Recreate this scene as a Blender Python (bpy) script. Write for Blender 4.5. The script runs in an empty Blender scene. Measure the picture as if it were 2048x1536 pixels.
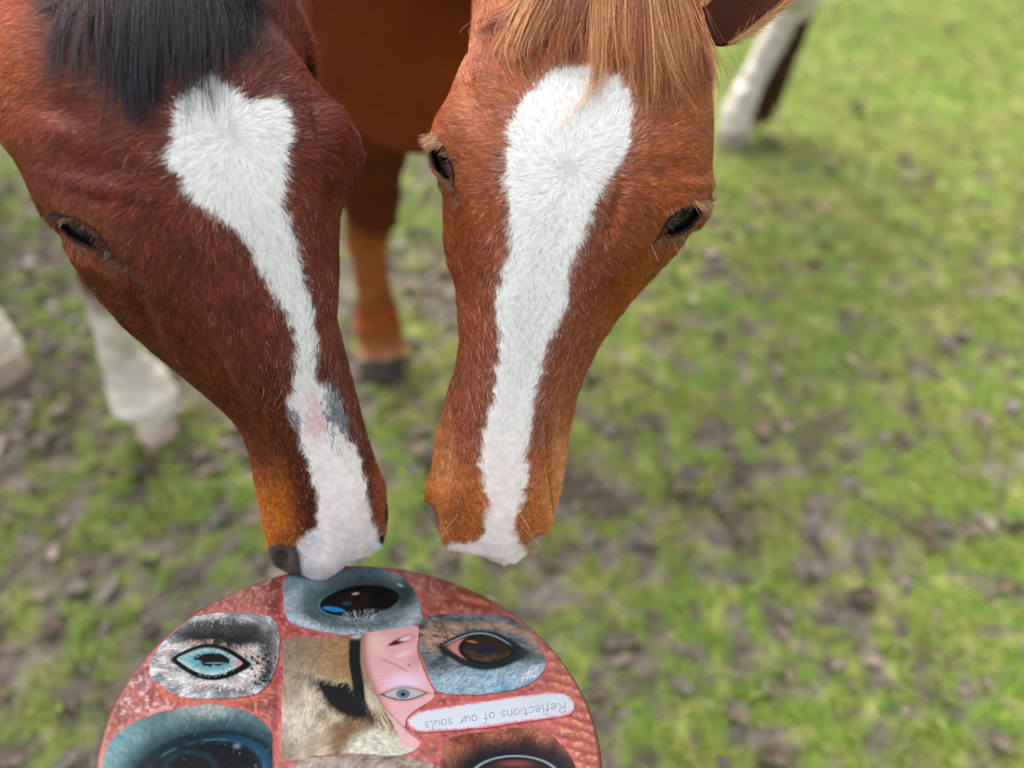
import bpy, math, random
import numpy as np
from mathutils import Vector
from mathutils.bvhtree import BVHTree
DEBUG = False
random.seed(7); RNG = np.random.default_rng(11)
rad = math.radians
scene = bpy.context.scene
# ------------------------------------------------------------------ camera
FPX = 1600.0                                   # focal length in pixels of the 2048 wide photograph
PITCH = 45.0
CAM = np.array([0.0, 0.0, 1.45])
cr = np.array([1.0, 0, 0])
cf = np.array([0, math.cos(rad(PITCH)), -math.sin(rad(PITCH))])
cu = np.array([0, math.sin(rad(PITCH)), math.cos(rad(PITCH))])
cam_d = bpy.data.cameras.new('camera'); cam = bpy.data.objects.new('camera', cam_d)
scene.collection.objects.link(cam); scene.camera = cam
cam.location = CAM; cam.rotation_euler = (rad(90 - PITCH), 0, 0)
cam_d.sensor_width = 36; cam_d.lens = FPX * 36 / 2048; cam_d.clip_start = 0.02; cam_d.clip_end = 600
cam_d.dof.use_dof = True; cam_d.dof.focus_distance = 0.635; cam_d.dof.aperture_fstop = 2.0
# ------------------------------------------------------------------ light: bright overcast
SUN_EL, SUN_AZ = 52.0, -35.0                   # azimuth measured from +Y towards +X
world = bpy.data.worlds.new('World'); scene.world = world; world.use_nodes = True
nt = world.node_tree; bg = nt.nodes['Background']
sky = nt.nodes.new('ShaderNodeTexSky'); sky.sky_type = 'NISHITA'; sky.sun_disc = False
sky.sun_elevation = rad(SUN_EL); sky.sun_rotation = rad(SUN_AZ)
sky.air_density = 1.0; sky.dust_density = 4.0; sky.ozone_density = 1.0
hs = nt.nodes.new('ShaderNodeHueSaturation'); hs.inputs['Saturation'].default_value = 0.35      # cloud cover greys the sky
nt.links.new(sky.outputs[0], hs.inputs['Color']); nt.links.new(hs.outputs[0], bg.inputs['Color']); bg.inputs['Strength'].default_value = 0.15
sd_ = bpy.data.lights.new('sun', 'SUN'); sun = bpy.data.objects.new('sun', sd_); scene.collection.objects.link(sun)
sd_.energy = 1.0; sd_.angle = rad(70); sd_.color = (1.0, 0.96, 0.90)
_s = Vector((math.sin(rad(SUN_AZ)) * math.cos(rad(SUN_EL)), math.cos(rad(SUN_AZ)) * math.cos(rad(SUN_EL)), math.sin(rad(SUN_EL))))
sun.rotation_euler = _s.to_track_quat('Z', 'Y').to_euler()
scene.view_settings.view_transform = 'Standard'; scene.view_settings.look = 'None'
scene.view_settings.exposure = 1.3; scene.view_settings.gamma = 1.0
scene.cycles.max_bounces = 6; scene.cycles.diffuse_bounces = 4; scene.cycles.glossy_bounces = 3
scene.cycles.transparent_max_bounces = 8; scene.cycles.caustics_reflective = False; scene.cycles.caustics_refractive = False

# ------------------------------------------------------------------ maths helpers
def proj(W):
    v = np.asarray(W) - CAM; z = v @ cf
    return np.stack([1024 + FPX * (v @ cr) / z, 768 - FPX * (v @ cu) / z], -1), z
def unproj(px, py, d):
    px = np.asarray(px, float); py = np.asarray(py, float); d = np.asarray(d, float)
    return CAM + d[..., None] * (cf + ((px - 1024) / FPX)[..., None] * cr + ((768 - py) / FPX)[..., None] * cu)
def ground_at(px, py, h=0.0):
    v = cf + (px - 1024) / FPX * cr + (768 - py) / FPX * cu
    return CAM + v * ((CAM[2] - h) / -v[2])
def nrm(v):
    return v / np.maximum(np.linalg.norm(v, axis=-1, keepdims=True), 1e-9)
def sst(a, b, x):
    t = np.clip((x - a) / (b - a), 0, 1); return t * t * (3 - 2 * t)
def _hash(ix, iy, s):
    h = (ix.astype(np.int64) * 374761393 + iy.astype(np.int64) * 668265263 + s * 974634777) & 0xffffffff
    h = ((h ^ (h >> 13)) * 1274126177) & 0xffffffff
    return ((h ^ (h >> 16)) & 0xffffff) / float(0xffffff)
def vn(x, y, s=0):
    x = np.asarray(x, float); y = np.asarray(y, float)
    ix = np.floor(x); iy = np.floor(y); fx = x - ix; fy = y - iy
    fx = fx * fx * (3 - 2 * fx); fy = fy * fy * (3 - 2 * fy)
    a = _hash(ix, iy, s); b = _hash(ix + 1, iy, s); c = _hash(ix, iy + 1, s); d = _hash(ix + 1, iy + 1, s)
    return (a * (1 - fx) + b * fx) * (1 - fy) + (c * (1 - fx) + d * fx) * fy
def fbm(x, y, s=0, o=4):
    t = 0; a = .5; n = 0
    for k in range(o):
        t = t + a * vn(x * 2 ** k, y * 2 ** k, s + k * 17); n += a; a *= .5
    return t / n
def lin(r, g, b):
    c = np.array([r, g, b], float) / 255
    return np.where(c <= .04045, c / 12.92, ((c + .055) / 1.055) ** 2.4)
def poly_sd(P, poly):
    """signed distance to a polygon, positive inside"""
    P = np.asarray(P, float).reshape(-1, 2); poly = np.asarray(poly, float)
    best = np.full(len(P), 1e18); inside = np.zeros(len(P), bool)
    for k in range(len(poly)):
        a = poly[k]; b = poly[(k + 1) % len(poly)]
        ab = b - a; t = np.clip(((P - a) @ ab) / max(ab @ ab, 1e-12), 0, 1)
        best = np.minimum(best, ((P - a - t[:, None] * ab) ** 2).sum(1))
        if a[1] != b[1]:
            c = ((a[1] > P[:, 1]) != (b[1] > P[:, 1])) & (P[:, 0] < (b[0] - a[0]) * (P[:, 1] - a[1]) / (b[1] - a[1]) + a[0])
            inside ^= c
    return np.sqrt(best) * np.where(inside, 1, -1)
def ell(P, cx, cy, rx, ry, ang=0):
    """normalised elliptical radius"""
    c, s = math.cos(rad(ang)), math.sin(rad(ang)); dx = P[..., 0] - cx; dy = P[..., 1] - cy
    return np.sqrt(((dx * c + dy * s) / rx) ** 2 + ((-dx * s + dy * c) / ry) ** 2)
def almond(P, cx, cy, a, b, ang=0):
    c, s = math.cos(rad(ang)), math.sin(rad(ang)); dx = P[..., 0] - cx; dy = P[..., 1] - cy
    u = (dx * c + dy * s) / a; v = (-dx * s + dy * c) / b
    return np.sqrt(u ** 2 + (v / np.clip(1 - .62 * u ** 2, .25, 1)) ** 2)
def catmull(T, Y, t):
    """smooth interpolation of rows Y at knots T (monotone enough for our tables)"""
    T = np.asarray(T, float); Y = np.asarray(Y, float); t = np.clip(t, T[0], T[-1])
    m = np.zeros_like(Y)
    dT = np.diff(T); dY = np.diff(Y, axis=0) / dT.reshape(-1, *[1] * (Y.ndim - 1))
    m[0] = dY[0]; m[-1] = dY[-1]
    w0 = dT[1:] / (dT[1:] + dT[:-1]); w0 = w0.reshape(-1, *[1] * (Y.ndim - 1))
    m[1:-1] = dY[:-1] * w0 + dY[1:] * (1 - w0)
    i = np.clip(np.searchsorted(T, t, side='right') - 1, 0, len(T) - 2)
    h = dT[i]; u = (t - T[i]) / h
    sh = (-1,) + (1,) * (Y.ndim - 1); u = u.reshape(sh); h = h.reshape(sh)
    return ((2 * u ** 3 - 3 * u ** 2 + 1) * Y[i] + (u ** 3 - 2 * u ** 2 + u) * h * m[i]
            + (-2 * u ** 3 + 3 * u ** 2) * Y[i + 1] + (u ** 3 - u ** 2) * h * m[i + 1])

# ------------------------------------------------------------------ object helpers
def tag(o, label=None, cat=None, group=None, kind=None):
    for k, v in (('label', label), ('category', cat), ('group', group), ('kind', kind)):
        if v: o[k] = v
    return o
def link(o, parent=None):
    scene.collection.objects.link(o)
    if parent is not None: o.parent = parent
    return o
def mesh_obj(name, V, Fq, mat=None, parent=None, col=None, smooth=True, colname='col'):
    """V n x 3, Fq k x 3 or k x 4 faces (numpy), col n x 3 or n x 4 per-vertex linear colours"""
    V = np.asarray(V, float); Fq = np.asarray(Fq, np.int64); n = Fq.shape[1]
    me = bpy.data.meshes.new(name)
    me.vertices.add(len(V)); me.vertices.foreach_set('co', V.astype(np.float32).ravel())
    me.loops.add(Fq.size); me.loops.foreach_set('vertex_index', Fq.astype(np.int32).ravel())
    me.polygons.add(len(Fq)); me.polygons.foreach_set('loop_start', (np.arange(len(Fq)) * n).astype(np.int32))
    me.update(calc_edges=True)
    me.polygons.foreach_set('use_smooth', np.full(len(Fq), smooth))
    if col is not None:
        col = np.asarray(col, float)
        if col.shape[1] == 3: col = np.c_[col, np.ones(len(col))]
        a = me.color_attributes.new(colname, 'FLOAT_COLOR', 'POINT'); a.data.foreach_set('color', col.astype(np.float32).ravel())
    if mat: me.materials.append(mat)
    return link(bpy.data.objects.new(name, me), parent)
def hair_obj(name, P, radius, mat, parent, col=None):
    """P: n strands x k points x 3; radius n x k; col n x 3 (one colour per strand)"""
    n, k, _ = P.shape
    hc = bpy.data.hair_curves.new(name); hc.add_curves([k] * n)
    hc.points.foreach_set('position', P.astype(np.float32).ravel())
    ra = hc.attributes.get('radius') or hc.attributes.new('radius', 'FLOAT', 'POINT')
    ra.data.foreach_set('value', np.broadcast_to(radius, (n, k)).astype(np.float32).ravel())
    if col is not None:
        a = hc.attributes.new('col', 'FLOAT_COLOR', 'CURVE'); a.data.foreach_set('color', np.c_[col, np.ones(n)].astype(np.float32).ravel())
    hc.materials.append(mat)
    return link(bpy.data.objects.new(name, hc), parent)
def strands_mesh(name, P, radius, mat, parent, col):
    """strands as three-sided tapering tubes in one mesh; col n x 3"""
    n, k, _ = P.shape
    t = nrm(np.gradient(P, axis=1)); ref = np.array([.3, -.5, .8]); a = nrm(np.cross(t, ref)); b = np.cross(t, a)
    rr = np.broadcast_to(radius, (n, k))[:, :, None, None]
    an = np.arange(3) * 2 * np.pi / 3
    V = P[:, :, None, :] + rr * (np.cos(an)[:, None] * a[:, :, None, :] + np.sin(an)[:, None] * b[:, :, None, :])
    idx = np.arange(n * k * 3).reshape(n, k, 3); nx = np.roll(idx, -1, axis=2)
    Fq = np.stack([idx[:, :-1], nx[:, :-1], nx[:, 1:], idx[:, 1:]], -1).reshape(-1, 4)
    C = np.repeat(col, k * 3, axis=0)
    return mesh_obj(name, V.reshape(-1, 3), Fq, mat, parent, C)
def grid_faces(n, m, wrap=True):
    i = np.arange(n - 1)[:, None]; j = np.arange(m if wrap else m - 1)[None, :]; j2 = (j + 1) % m
    return np.stack(np.broadcast_arrays(i * m + j, i * m + j2, (i + 1) * m + j2, (i + 1) * m + j), -1).reshape(-1, 4)

# ------------------------------------------------------------------ materials
def new_mat(name):
    m = bpy.data.materials.new(name); m.use_nodes = True; return m, m.node_tree, m.node_tree.nodes['Principled BSDF']
def attr_mat(name, rough=.6, spec=.4, noise=0.0, nscale=200, bump=0.0, bscale=400, coat=0.0, sheen=0.0):
    m, t, b = new_mat(name)
    at = t.nodes.new('ShaderNodeAttribute'); at.attribute_name = 'col'; out = at.outputs['Color']
    tc = t.nodes.new('ShaderNodeTexCoord')
    if noise:
        nz = t.nodes.new('ShaderNodeTexNoise'); nz.inputs['Scale'].default_value = nscale; nz.inputs['Detail'].default_value = 4
        t.links.new(tc.outputs['Object'], nz.inputs['Vector'])
        mr = t.nodes.new('ShaderNodeMapRange'); mr.inputs[1].default_value = .25; mr.inputs[2].default_value = .75
        mr.inputs[3].default_value = 1 - noise; mr.inputs[4].default_value = 1 + noise; t.links.new(nz.outputs[0], mr.inputs[0])
        vm = t.nodes.new('ShaderNodeVectorMath'); vm.operation = 'SCALE'; t.links.new(out, vm.inputs[0]); t.links.new(mr.outputs[0], vm.inputs['Scale'])
        out = vm.outputs[0]
    t.links.new(out, b.inputs['Base Color'])
    if bump:
        nb = t.nodes.new('ShaderNodeTexNoise'); nb.inputs['Scale'].default_value = bscale; nb.inputs['Detail'].default_value = 3
        t.links.new(tc.outputs['Object'], nb.inputs['Vector'])
        bp = t.nodes.new('ShaderNodeBump'); bp.inputs['Strength'].default_value = bump; bp.inputs['Distance'].default_value = .001
        t.links.new(nb.outputs[0], bp.inputs['Height']); t.links.new(bp.outputs[0], b.inputs['Normal'])
    b.inputs['Roughness'].default_value = rough; b.inputs['Specular IOR Level'].default_value = spec
    b.inputs['Coat Weight'].default_value = coat; b.inputs['Coat Roughness'].default_value = .15
    if sheen: b.inputs['Sheen Weight'].default_value = sheen
    return m
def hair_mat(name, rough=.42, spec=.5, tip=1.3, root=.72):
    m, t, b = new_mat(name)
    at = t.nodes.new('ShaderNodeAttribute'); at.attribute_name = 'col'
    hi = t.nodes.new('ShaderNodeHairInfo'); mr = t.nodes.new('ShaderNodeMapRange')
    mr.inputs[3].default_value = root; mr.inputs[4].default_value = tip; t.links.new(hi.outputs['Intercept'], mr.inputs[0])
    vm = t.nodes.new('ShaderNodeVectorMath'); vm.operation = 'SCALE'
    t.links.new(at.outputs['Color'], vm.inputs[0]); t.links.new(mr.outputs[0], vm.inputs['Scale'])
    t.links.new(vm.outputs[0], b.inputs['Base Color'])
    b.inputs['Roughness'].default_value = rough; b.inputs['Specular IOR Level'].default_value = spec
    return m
M_SKIN = attr_mat('coat skin', .75, .2, .15, 150)
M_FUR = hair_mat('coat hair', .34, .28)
M_LONG = attr_mat('mane hair', .42, .35)
M_FAR = attr_mat('hoof horn', .6, .3, .2, 60)
m_eye, t_, b_ = new_mat('eye'); M_EYE = m_eye
b_.inputs['Base Color'].default_value = (.006, .005, .006, 1); b_.inputs['Roughness'].default_value = .08; b_.inputs['IOR'].default_value = 1.18

# ------------------------------------------------------------------ ground
def green_mask(X, Y):
    """0 bare mud, 1 thick moss and grass"""
    n = fbm(X * 6.5 + 5, Y * 6.5 + 9, 3, 5)
    n2 = fbm(X * 25, Y * 25, 31, 4)
    base = .51 - .02 * np.exp(-((X - .62 - .3 * (Y - 1.1)) / .28) ** 2 - ((Y - 1.15) / .55) ** 2) + .10 * sst(-.2, 1.2, X) + .12 * sst(1.8, 3.6, Y) - .03 * sst(.2, -.8, X)
    return sst(.38, .62, n * .24 + n2 * .76 + base - .510)
G_OLIVE, G_GREEN, G_YEL = lin(120, 124, 58), lin(108, 132, 50), lin(158, 160, 88)
MUD, MUD2, MUD3 = lin(106, 94, 82), lin(76, 67, 58), lin(138, 126, 114)
def ground_color(X, Y):
    g = green_mask(X, Y)[:, None]
    a = vn(X * 23, Y * 23, 5)[:, None]; b = fbm(X * 8, Y * 8, 8, 3)[:, None]; c = vn(X * 55, Y * 55, 15)[:, None]
    mud = MUD2 + (MUD3 - MUD2) * sst(.2, .8, a * .6 + c * .4); mud = mud * (1 - .35 * b) + MUD * .35 * b
    gr = G_OLIVE + (G_GREEN - G_OLIVE) * sst(.3, .7, b); gr = gr + (G_YEL - gr) * sst(.55, .9, a) * .7
    horse_shade = 1 - .28 * sst(.5, -.4, X)[:, None]                # shade under the horses painted into the ground colour, darker to the left
    return (mud * (1 - g) + gr * g) * horse_shade
def ground_h(X, Y):
    return .022 * (fbm(X * 3.3, Y * 3.3, 41, 3) - .5) + .012 * (fbm(X * 13, Y * 13, 43, 3) - .5) + .008 * green_mask(X, Y)
gx = np.concatenate([-np.geomspace(300, 3.1, 26), np.linspace(-3, 3.6, 520), np.geomspace(3.7, 300, 26)])
gy = np.concatenate([-np.geomspace(300, .6, 22), np.linspace(-.4, 5.6, 470), np.geomspace(5.7, 500, 28)])
GX, GY = np.meshgrid(gx, gy, indexing='ij'); X, Y = GX.ravel(), GY.ravel()
near = sst(14, 6, np.hypot(X, Y - 2))
Vg = np.c_[X, Y, ground_h(X, Y) * near]
m_ground = attr_mat('ground', .85, .25, .3, 45, .6, 90)
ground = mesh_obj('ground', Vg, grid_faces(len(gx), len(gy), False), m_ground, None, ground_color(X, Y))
tag(ground, 'muddy paddock ground patched with moss and short grass', 'ground', kind='structure')

def scatter(n, x0=-2.6, x1=3.4, y0=.2, y1=5.4):
    """more of them near the camera"""
    y = y0 + (y1 - y0) * RNG.random(n) ** 1.25; return x0 + (x1 - x0) * RNG.random(n), y
# grass blades: bent three-segment blades
x, y = scatter(230000); g = green_mask(x, y); keep = RNG.random(len(x)) < g * .62 + .06
x, y, g = x[keep], y[keep], g[keep]; n = len(x)
hgt = (.010 + .022 * RNG.random(n)) * (.6 + .8 * vn(x * 9, y * 9, 77)); wd = .0012 + .0022 * RNG.random(n)
az = RNG.random(n) * 6.283; ln = .3 + 1.1 * RNG.random(n); ax = np.c_[np.cos(az), np.sin(az), 0 * az]; pr = np.c_[-np.sin(az), np.cos(az), 0 * az]
base = np.c_[x, y, ground_h(x, y) - .002]
up = np.array([0, 0, 1.0])
mid = base + up * (hgt * .6)[:, None] + ax * (hgt * ln * .3)[:, None]; tip = base + up * (hgt * .9)[:, None] + ax * (hgt * ln)[:, None]
Vb = np.stack([base - pr * wd[:, None], base + pr * wd[:, None], mid + pr * (wd * .8)[:, None], mid - pr * (wd * .8)[:, None], tip], 1)
i0 = np.arange(n)[:, None] * 5
Fb = np.concatenate([i0 + np.array([[0, 1, 2]]), i0 + np.array([[0, 2, 3]]), i0 + np.array([[3, 2, 4]])])
r1, r2 = RNG.random((2, n, 1)); big = vn(x * 3, y * 3, 91)[:, None]
cb = lin(130, 134, 60) + (lin(104, 140, 48) - lin(130, 134, 60)) * sst(.35, .75, r1 * .5 + big * .5); cb = cb + (lin(168, 164, 96) - cb) * (r2 > .72) * .7
cb = cb * (.75 + .5 * RNG.random((n, 1)))
m_grass = attr_mat('grass', .55, .35); 
gr = mesh_obj('grass', Vb.reshape(-1, 3), Fb, m_grass, None, np.repeat(cb, 5, axis=0), smooth=False)
tag(gr, 'short mossy green grass growing in patches on the mud', 'grass', kind='stuff')
# dead leaves
n = 16000; x, y = scatter(n); gm = green_mask(x, y)
keep = RNG.random(n) < (.10 + .75 * (1 - gm)) * (1 - .75 * sst(1.8, 3.2, y)); x, y = x[keep], y[keep]; n = len(x)
L = .008 + .024 * RNG.random(n) ** 2.0; W = L * (.22 + .5 * RNG.random(n)); az = RNG.random(n) * 6.283
u = np.linspace(-1, 1, 6)[:, None]; v = np.linspace(-1, 1, 5)[None, :]
wid = np.sqrt(np.clip(1 - np.abs(u) ** 2.2, 0, 1)) * (1 + .3 * np.cos(u * 7)); lx = u + 0 * v; ly = v * wid
cup = (.3 + 1.1 * RNG.random((n, 1, 1))); lz = cup * (lx ** 2 * .5 + ly ** 2 * .55) + .12 * np.sin(lx * 3 + RNG.random((n, 1, 1)) * 6)
px_ = lx[None] * L[:, None, None]; py_ = ly[None] * W[:, None, None]; pz_ = lz * L[:, None, None]
tl = (RNG.random((n, 1, 1)) - .5) * .7; pz_ = pz_ + px_ * tl
c, s = np.cos(az)[:, None, None], np.sin(az)[:, None, None]
Vl = np.stack([px_ * c - py_ * s + x[:, None, None], px_ * s + py_ * c + y[:, None, None], pz_ + (ground_h(x, y) + .007)[:, None, None]], -1)
fa = grid_faces(6, 5, False); Fl = (np.arange(n)[:, None, None] * 30 + fa[None]).reshape(-1, 4)
pal = np.array([lin(168, 146, 134), lin(128, 104, 90), lin(160, 144, 130), lin(128, 112, 98), lin(150, 128, 104), lin(150, 138, 124), lin(120, 110, 108)])
cl = pal[RNG.integers(0, len(pal), n)] * (.5 + .5 * RNG.random((n, 1)))
m_leaf = attr_mat('dead leaf', .5, .45, .2, 120)
lv = mesh_obj('fallen_leaves', Vl.reshape(-1, 3), Fl, m_leaf, None, np.repeat(cl, 30, axis=0))
tag(lv, 'small dead brown and grey leaves littering the paddock', 'leaves', kind='stuff')

# broken twigs and stalks
rg = np.random.default_rng(77); TW = []
tw = [(*ground_at(1700, 985)[:2], *ground_at(1885, 1105)[:2], .006), (*ground_at(1255, 745)[:2], *ground_at(1345, 805)[:2], .005), (*ground_at(1560, 1020)[:2], *ground_at(1640, 1200)[:2], .004), (*ground_at(85, 1100)[:2], *ground_at(165, 1120)[:2], .004)]
for k in range(150):
    x, y = scatter(1); a = rg.random() * 6.28; l = .02 + .07 * rg.random(); tw.append((x[0], y[0], x[0] + l * math.cos(a), y[0] + l * math.sin(a), .0012 + .0018 * rg.random()))
tw = np.array(tw); s_ = np.linspace(0, 1, 9)[None]; l_ = np.hypot(tw[:, 2] - tw[:, 0], tw[:, 3] - tw[:, 1])[:, None]; cv = rg.normal(0, .10, (len(tw), 1)) * l_ * np.sin(s_ * 3.14)
tx = tw[:, :1] * (1 - s_) + tw[:, 2:3] * s_ + cv; ty = tw[:, 1:2] * (1 - s_) + tw[:, 3:4] * s_ - cv * .6
TP = np.stack([tx, ty, ground_h(tx, ty) + .010 + .01 * s_ * rg.random((len(tw), 1))], -1)
tag(strands_mesh('twigs', TP, tw[:, 4:5] * (1 - .6 * s_), m_leaf, None, lin(124, 108, 92) * (.6 + .7 * rg.random((len(tw), 1)))), 'broken twigs and dry stalks lying on the moss', 'twigs', kind='stuff')

# ------------------------------------------------------------------ horses
HALF = np.array([  # three half cross-sections: (x of side width, z of depth), brow, mid face, muzzle
    [(0, 0), (.30, .006), (.56, .035), (.80, .12), (.96, .26), (1, .42), (.90, .62), (.62, .84), (0, 1)],
    [(0, 0), (.26, .005), (.48, .05), (.68, .17), (.86, .32), (1, .50), (.93, .70), (.60, .90), (0, 1)],
    [(0, 0), (.28, .01), (.54, .07), (.78, .20), (.96, .38), (1, .55), (.90, .74), (.62, .92), (0, 1)]])
ELL = np.array([(math.sin(a), .5 - .5 * math.cos(a)) for a in np.linspace(0, math.pi, 9)])
MR = 320
def ring(half):
    """closed periodic spline through the half profile mirrored: MR x 2, starting at the front midline and going to +x"""
    c = np.concatenate([half, (half[1:-1] * [-1, 1])[::-1]]); m = len(c); k = MR // m
    t = np.arange(k) / k; out = []
    for i in range(m):
        p0, p1, p2, p3 = c[i - 1], c[i], c[(i + 1) % m], c[(i + 2) % m]
        tt = t[:, None]
        out.append(.5 * (2 * p1 + (p2 - p0) * tt + (2 * p0 - 5 * p1 + 4 * p2 - p3) * tt ** 2 + (3 * p1 - p0 - 3 * p2 + p3) * tt ** 3))
    return np.concatenate(out)
def blended(k):
    """k: 0 brow, 1 mid face, 2 muzzle, 3 round body"""
    tab = [HALF[0], HALF[1], HALF[2], ELL]; i = int(min(max(math.floor(k), 0), 2)); f = k - i
    return ring(tab[i] * (1 - f) + tab[i + 1] * f)
def cut(poly_l, o, d):
    """largest distance along direction d from o to the open polyline"""
    best = None; P = np.asarray(poly_l, float)
    for a, b in zip(P[:-1], P[1:]):
        m = np.array([[d[0], a[0] - b[0]], [d[1], a[1] - b[1]]]); de = np.linalg.det(m)
        if abs(de) < 1e-9: continue
        t, s = np.linalg.solve(m, a - o)
        if -1e-6 <= s <= 1 + 1e-6 and t > 0: best = t if best is None else max(best, t)
    return best
def head_stations(H):
    """list of dict(M, L, N, aL, aR, D, k) from the nose tip upwards, each fitted to the traced outline"""
    mt = np.array(H['mid'], float)            # py, px, depth, D, kind, tilt, yaw : from the top down
    T = mt[:, 0]; lo, hi = T[0], T[-1]
    ts = np.concatenate([np.linspace(lo, hi - 60, 60)[:-1], hi - 60 + 60 * np.sin(np.linspace(0, 1, 16) * math.pi / 2)])
    R = catmull(T, mt, ts); out = []
    Mw = unproj(R[:, 1], R[:, 0], R[:, 2]); slope = np.clip(np.gradient(R[:, 2]) / np.maximum(np.gradient(R[:, 0]), 1e-3) * FPX / R[:, 2], -.8, .55)
    for i in range(len(ts)):
        th, yaw = rad(R[i, 5]), rad(R[i, 6])
        Lp = np.array([math.cos(th), math.sin(th)]); L3 = (cr * Lp[0] - cu * Lp[1]) * math.cos(yaw) + cf * math.sin(yaw)
        Ai = nrm(-cr * Lp[1] - cu * Lp[0] + cf * slope[i]); Nn = nrm(np.cross(L3, Ai)); Nn = Nn if Nn @ cf > 0 else -Nn; wr = sst(820, 1020, R[i, 0]); Nn = nrm(Nn * (1 - wr) + nrm(Mw[i] - CAM) * wr)
        o = np.array([R[i, 1], R[i, 0]]); eR = cut(H['right'], o, Lp); eL = cut(H['left'], o, -Lp)
        eR = eR if eR else 3.; eL = eL if eL else 3.
        prof = blended(R[i, 4]); D = R[i, 3]; sc = R[i, 2] / FPX; aR, aL = eR * sc, eL * sc
        for it in range(12):
            P = Mw[i] + np.where(prof[:, :1] > 0, aR, aL) * prof[:, :1] * L3 + prof[:, 1:] * D * Nn
            q = (proj(P)[0] - o) @ Lp
            aR = max(aR * np.clip(eR / max(q.max(), 1), .8, 1.25), .002); aL = max(aL * np.clip(eL / max(-q.min(), 1), .8, 1.25), .002)
        out.append(dict(M=Mw[i], L=L3, N=Nn, aL=aL - .0012 * (1 - wr), aR=aR - .0012 * (1 - wr), D=D, k=R[i, 4]))
    return out[::-1]
def build_body(H):
    st = head_stations(H); nh = len(st)
    pts = [np.array(b[:3], float) for b in H['body']]
    for i, b in enumerate(H['body']):
        p0 = pts[i - 1] if i else st[-1]['M']; p1 = pts[min(i + 1, len(pts) - 1)]
        d = nrm(p1 - p0); N = np.array(b[5:8], float); N = nrm(N - d * (N @ d)); L = nrm(np.cross(N, d))
        if i == 0 and L @ st[-1]['L'] < 0: H['_flip'] = -1
        L = L * H.get('_flip', 1)
        st.append(dict(M=pts[i], L=L, N=N, aL=b[3], aR=b[3], D=b[4], k=3))
    rings = np.array([np.concatenate([s['M'], s['L'], s['N'], [s['aL'], s['aR'], s['D'], s['k']]]) for s in st])
    ch = np.r_[0, np.cumsum(np.linalg.norm(np.diff(rings[:, :3], axis=0), axis=1) + 1e-4)]
    sh = ch[nh - 1]; t = np.concatenate([np.linspace(0, .02, 24)[:-1], np.linspace(.02, sh, 400)[:-1], np.linspace(sh, ch[-1], 90)])
    R = catmull(ch, rings, t); L = nrm(R[:, 3:6]); N = nrm(R[:, 6:9])
    prof = np.stack([blended(k) for k in np.clip(R[:, 12], 0, 3)])
    a = np.where(prof[..., 0] > 0, R[:, 10:11], R[:, 9:10])
    V = R[:, None, :3] + (a * prof[..., 0])[..., None] * L[:, None] + (prof[..., 1] * R[:, 11:12])[..., None] * N[:, None]
    return V, len(np.concatenate([np.linspace(0, .02, 24)[:-1], np.linspace(.02, sh, 400)]))
def grid_normals(V):
    du = np.gradient(V, axis=0); dv = np.roll(V, -1, 1) - np.roll(V, 1, 1); n = nrm(np.cross(du, dv))
    c = V.mean(1, keepdims=True); sgn = np.sign(((V - c) * n).sum()) or 1
    return n * sgn, sgn
def leg(path, radii, cols, flat=1.0, m=36, sub=16):
    """tapering limb along a path of world points; returns V grid, colours"""
    path = np.asarray(path, float); T = np.arange(len(path)); t = np.linspace(0, len(path) - 1, (len(path) - 1) * sub + 1)
    P = catmull(T, path, t); r = catmull(T, np.asarray(radii, float)[:, None], t)[:, 0]; C = catmull(T, np.asarray(cols, float), t)
    d = nrm(np.gradient(P, axis=0)); a = nrm(np.cross(d, [0.2, 1, 0.1])); b = np.cross(d, a); an = np.arange(m) * 2 * np.pi / m
    V = P[:, None] + r[:, None, None] * (np.cos(an)[None, :, None] * a[:, None] + flat * np.sin(an)[None, :, None] * b[:, None])
    ar = np.arange(m)[None] / m * 6; tt = t[:, None] * 1.7 + 0 * ar
    V = V + (fbm(tt * 2.2, ar + path[0][0] * 9, 3, 3) - .5)[..., None] * (r * .35)[:, None, None] * nrm(V - P[:, None])
    C = np.repeat(C, m, axis=0) * (.55 + .9 * fbm(tt * 3.1, ar * 1.3 + path[0][0] * 5, 8, 4)).reshape(-1, 1)
    return V, C
def hoof(name, p, r, h, col, parent):
    """flared hoof: wall wider at the ground, sloping toe, coronet"""
    an = np.arange(36) * 2 * np.pi / 36; rings = []
    for z, s, off in ((0, 1.12, -.10), (.004, 1.14, -.10), (.35, 1.04, -.05), (.7, .95, 0.0), (.92, .9, .03), (1.0, .80, .05), (1.05, .4, .05), (1.05, 0.01, .05)):
        rr = r * s * (1 - .10 * np.maximum(0, np.sin(an)) ** 2)
        rings.append(np.c_[p[0] + rr * np.cos(an), p[1] + rr * 1.12 * np.sin(an) + off * r, np.full(36, p[2] + z * h if z > .01 else p[2] + z)])
    V = np.array(rings).reshape(-1, 3)
    C = np.repeat(np.asarray(col)[None], len(V), 0) * (.8 + .4 * fbm(V[:, 2] * 300, V[:, 0] * 20, 3, 2))[:, None]
    return mesh_obj(name, V, grid_faces(8, 36), M_FAR, parent, C)

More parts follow.
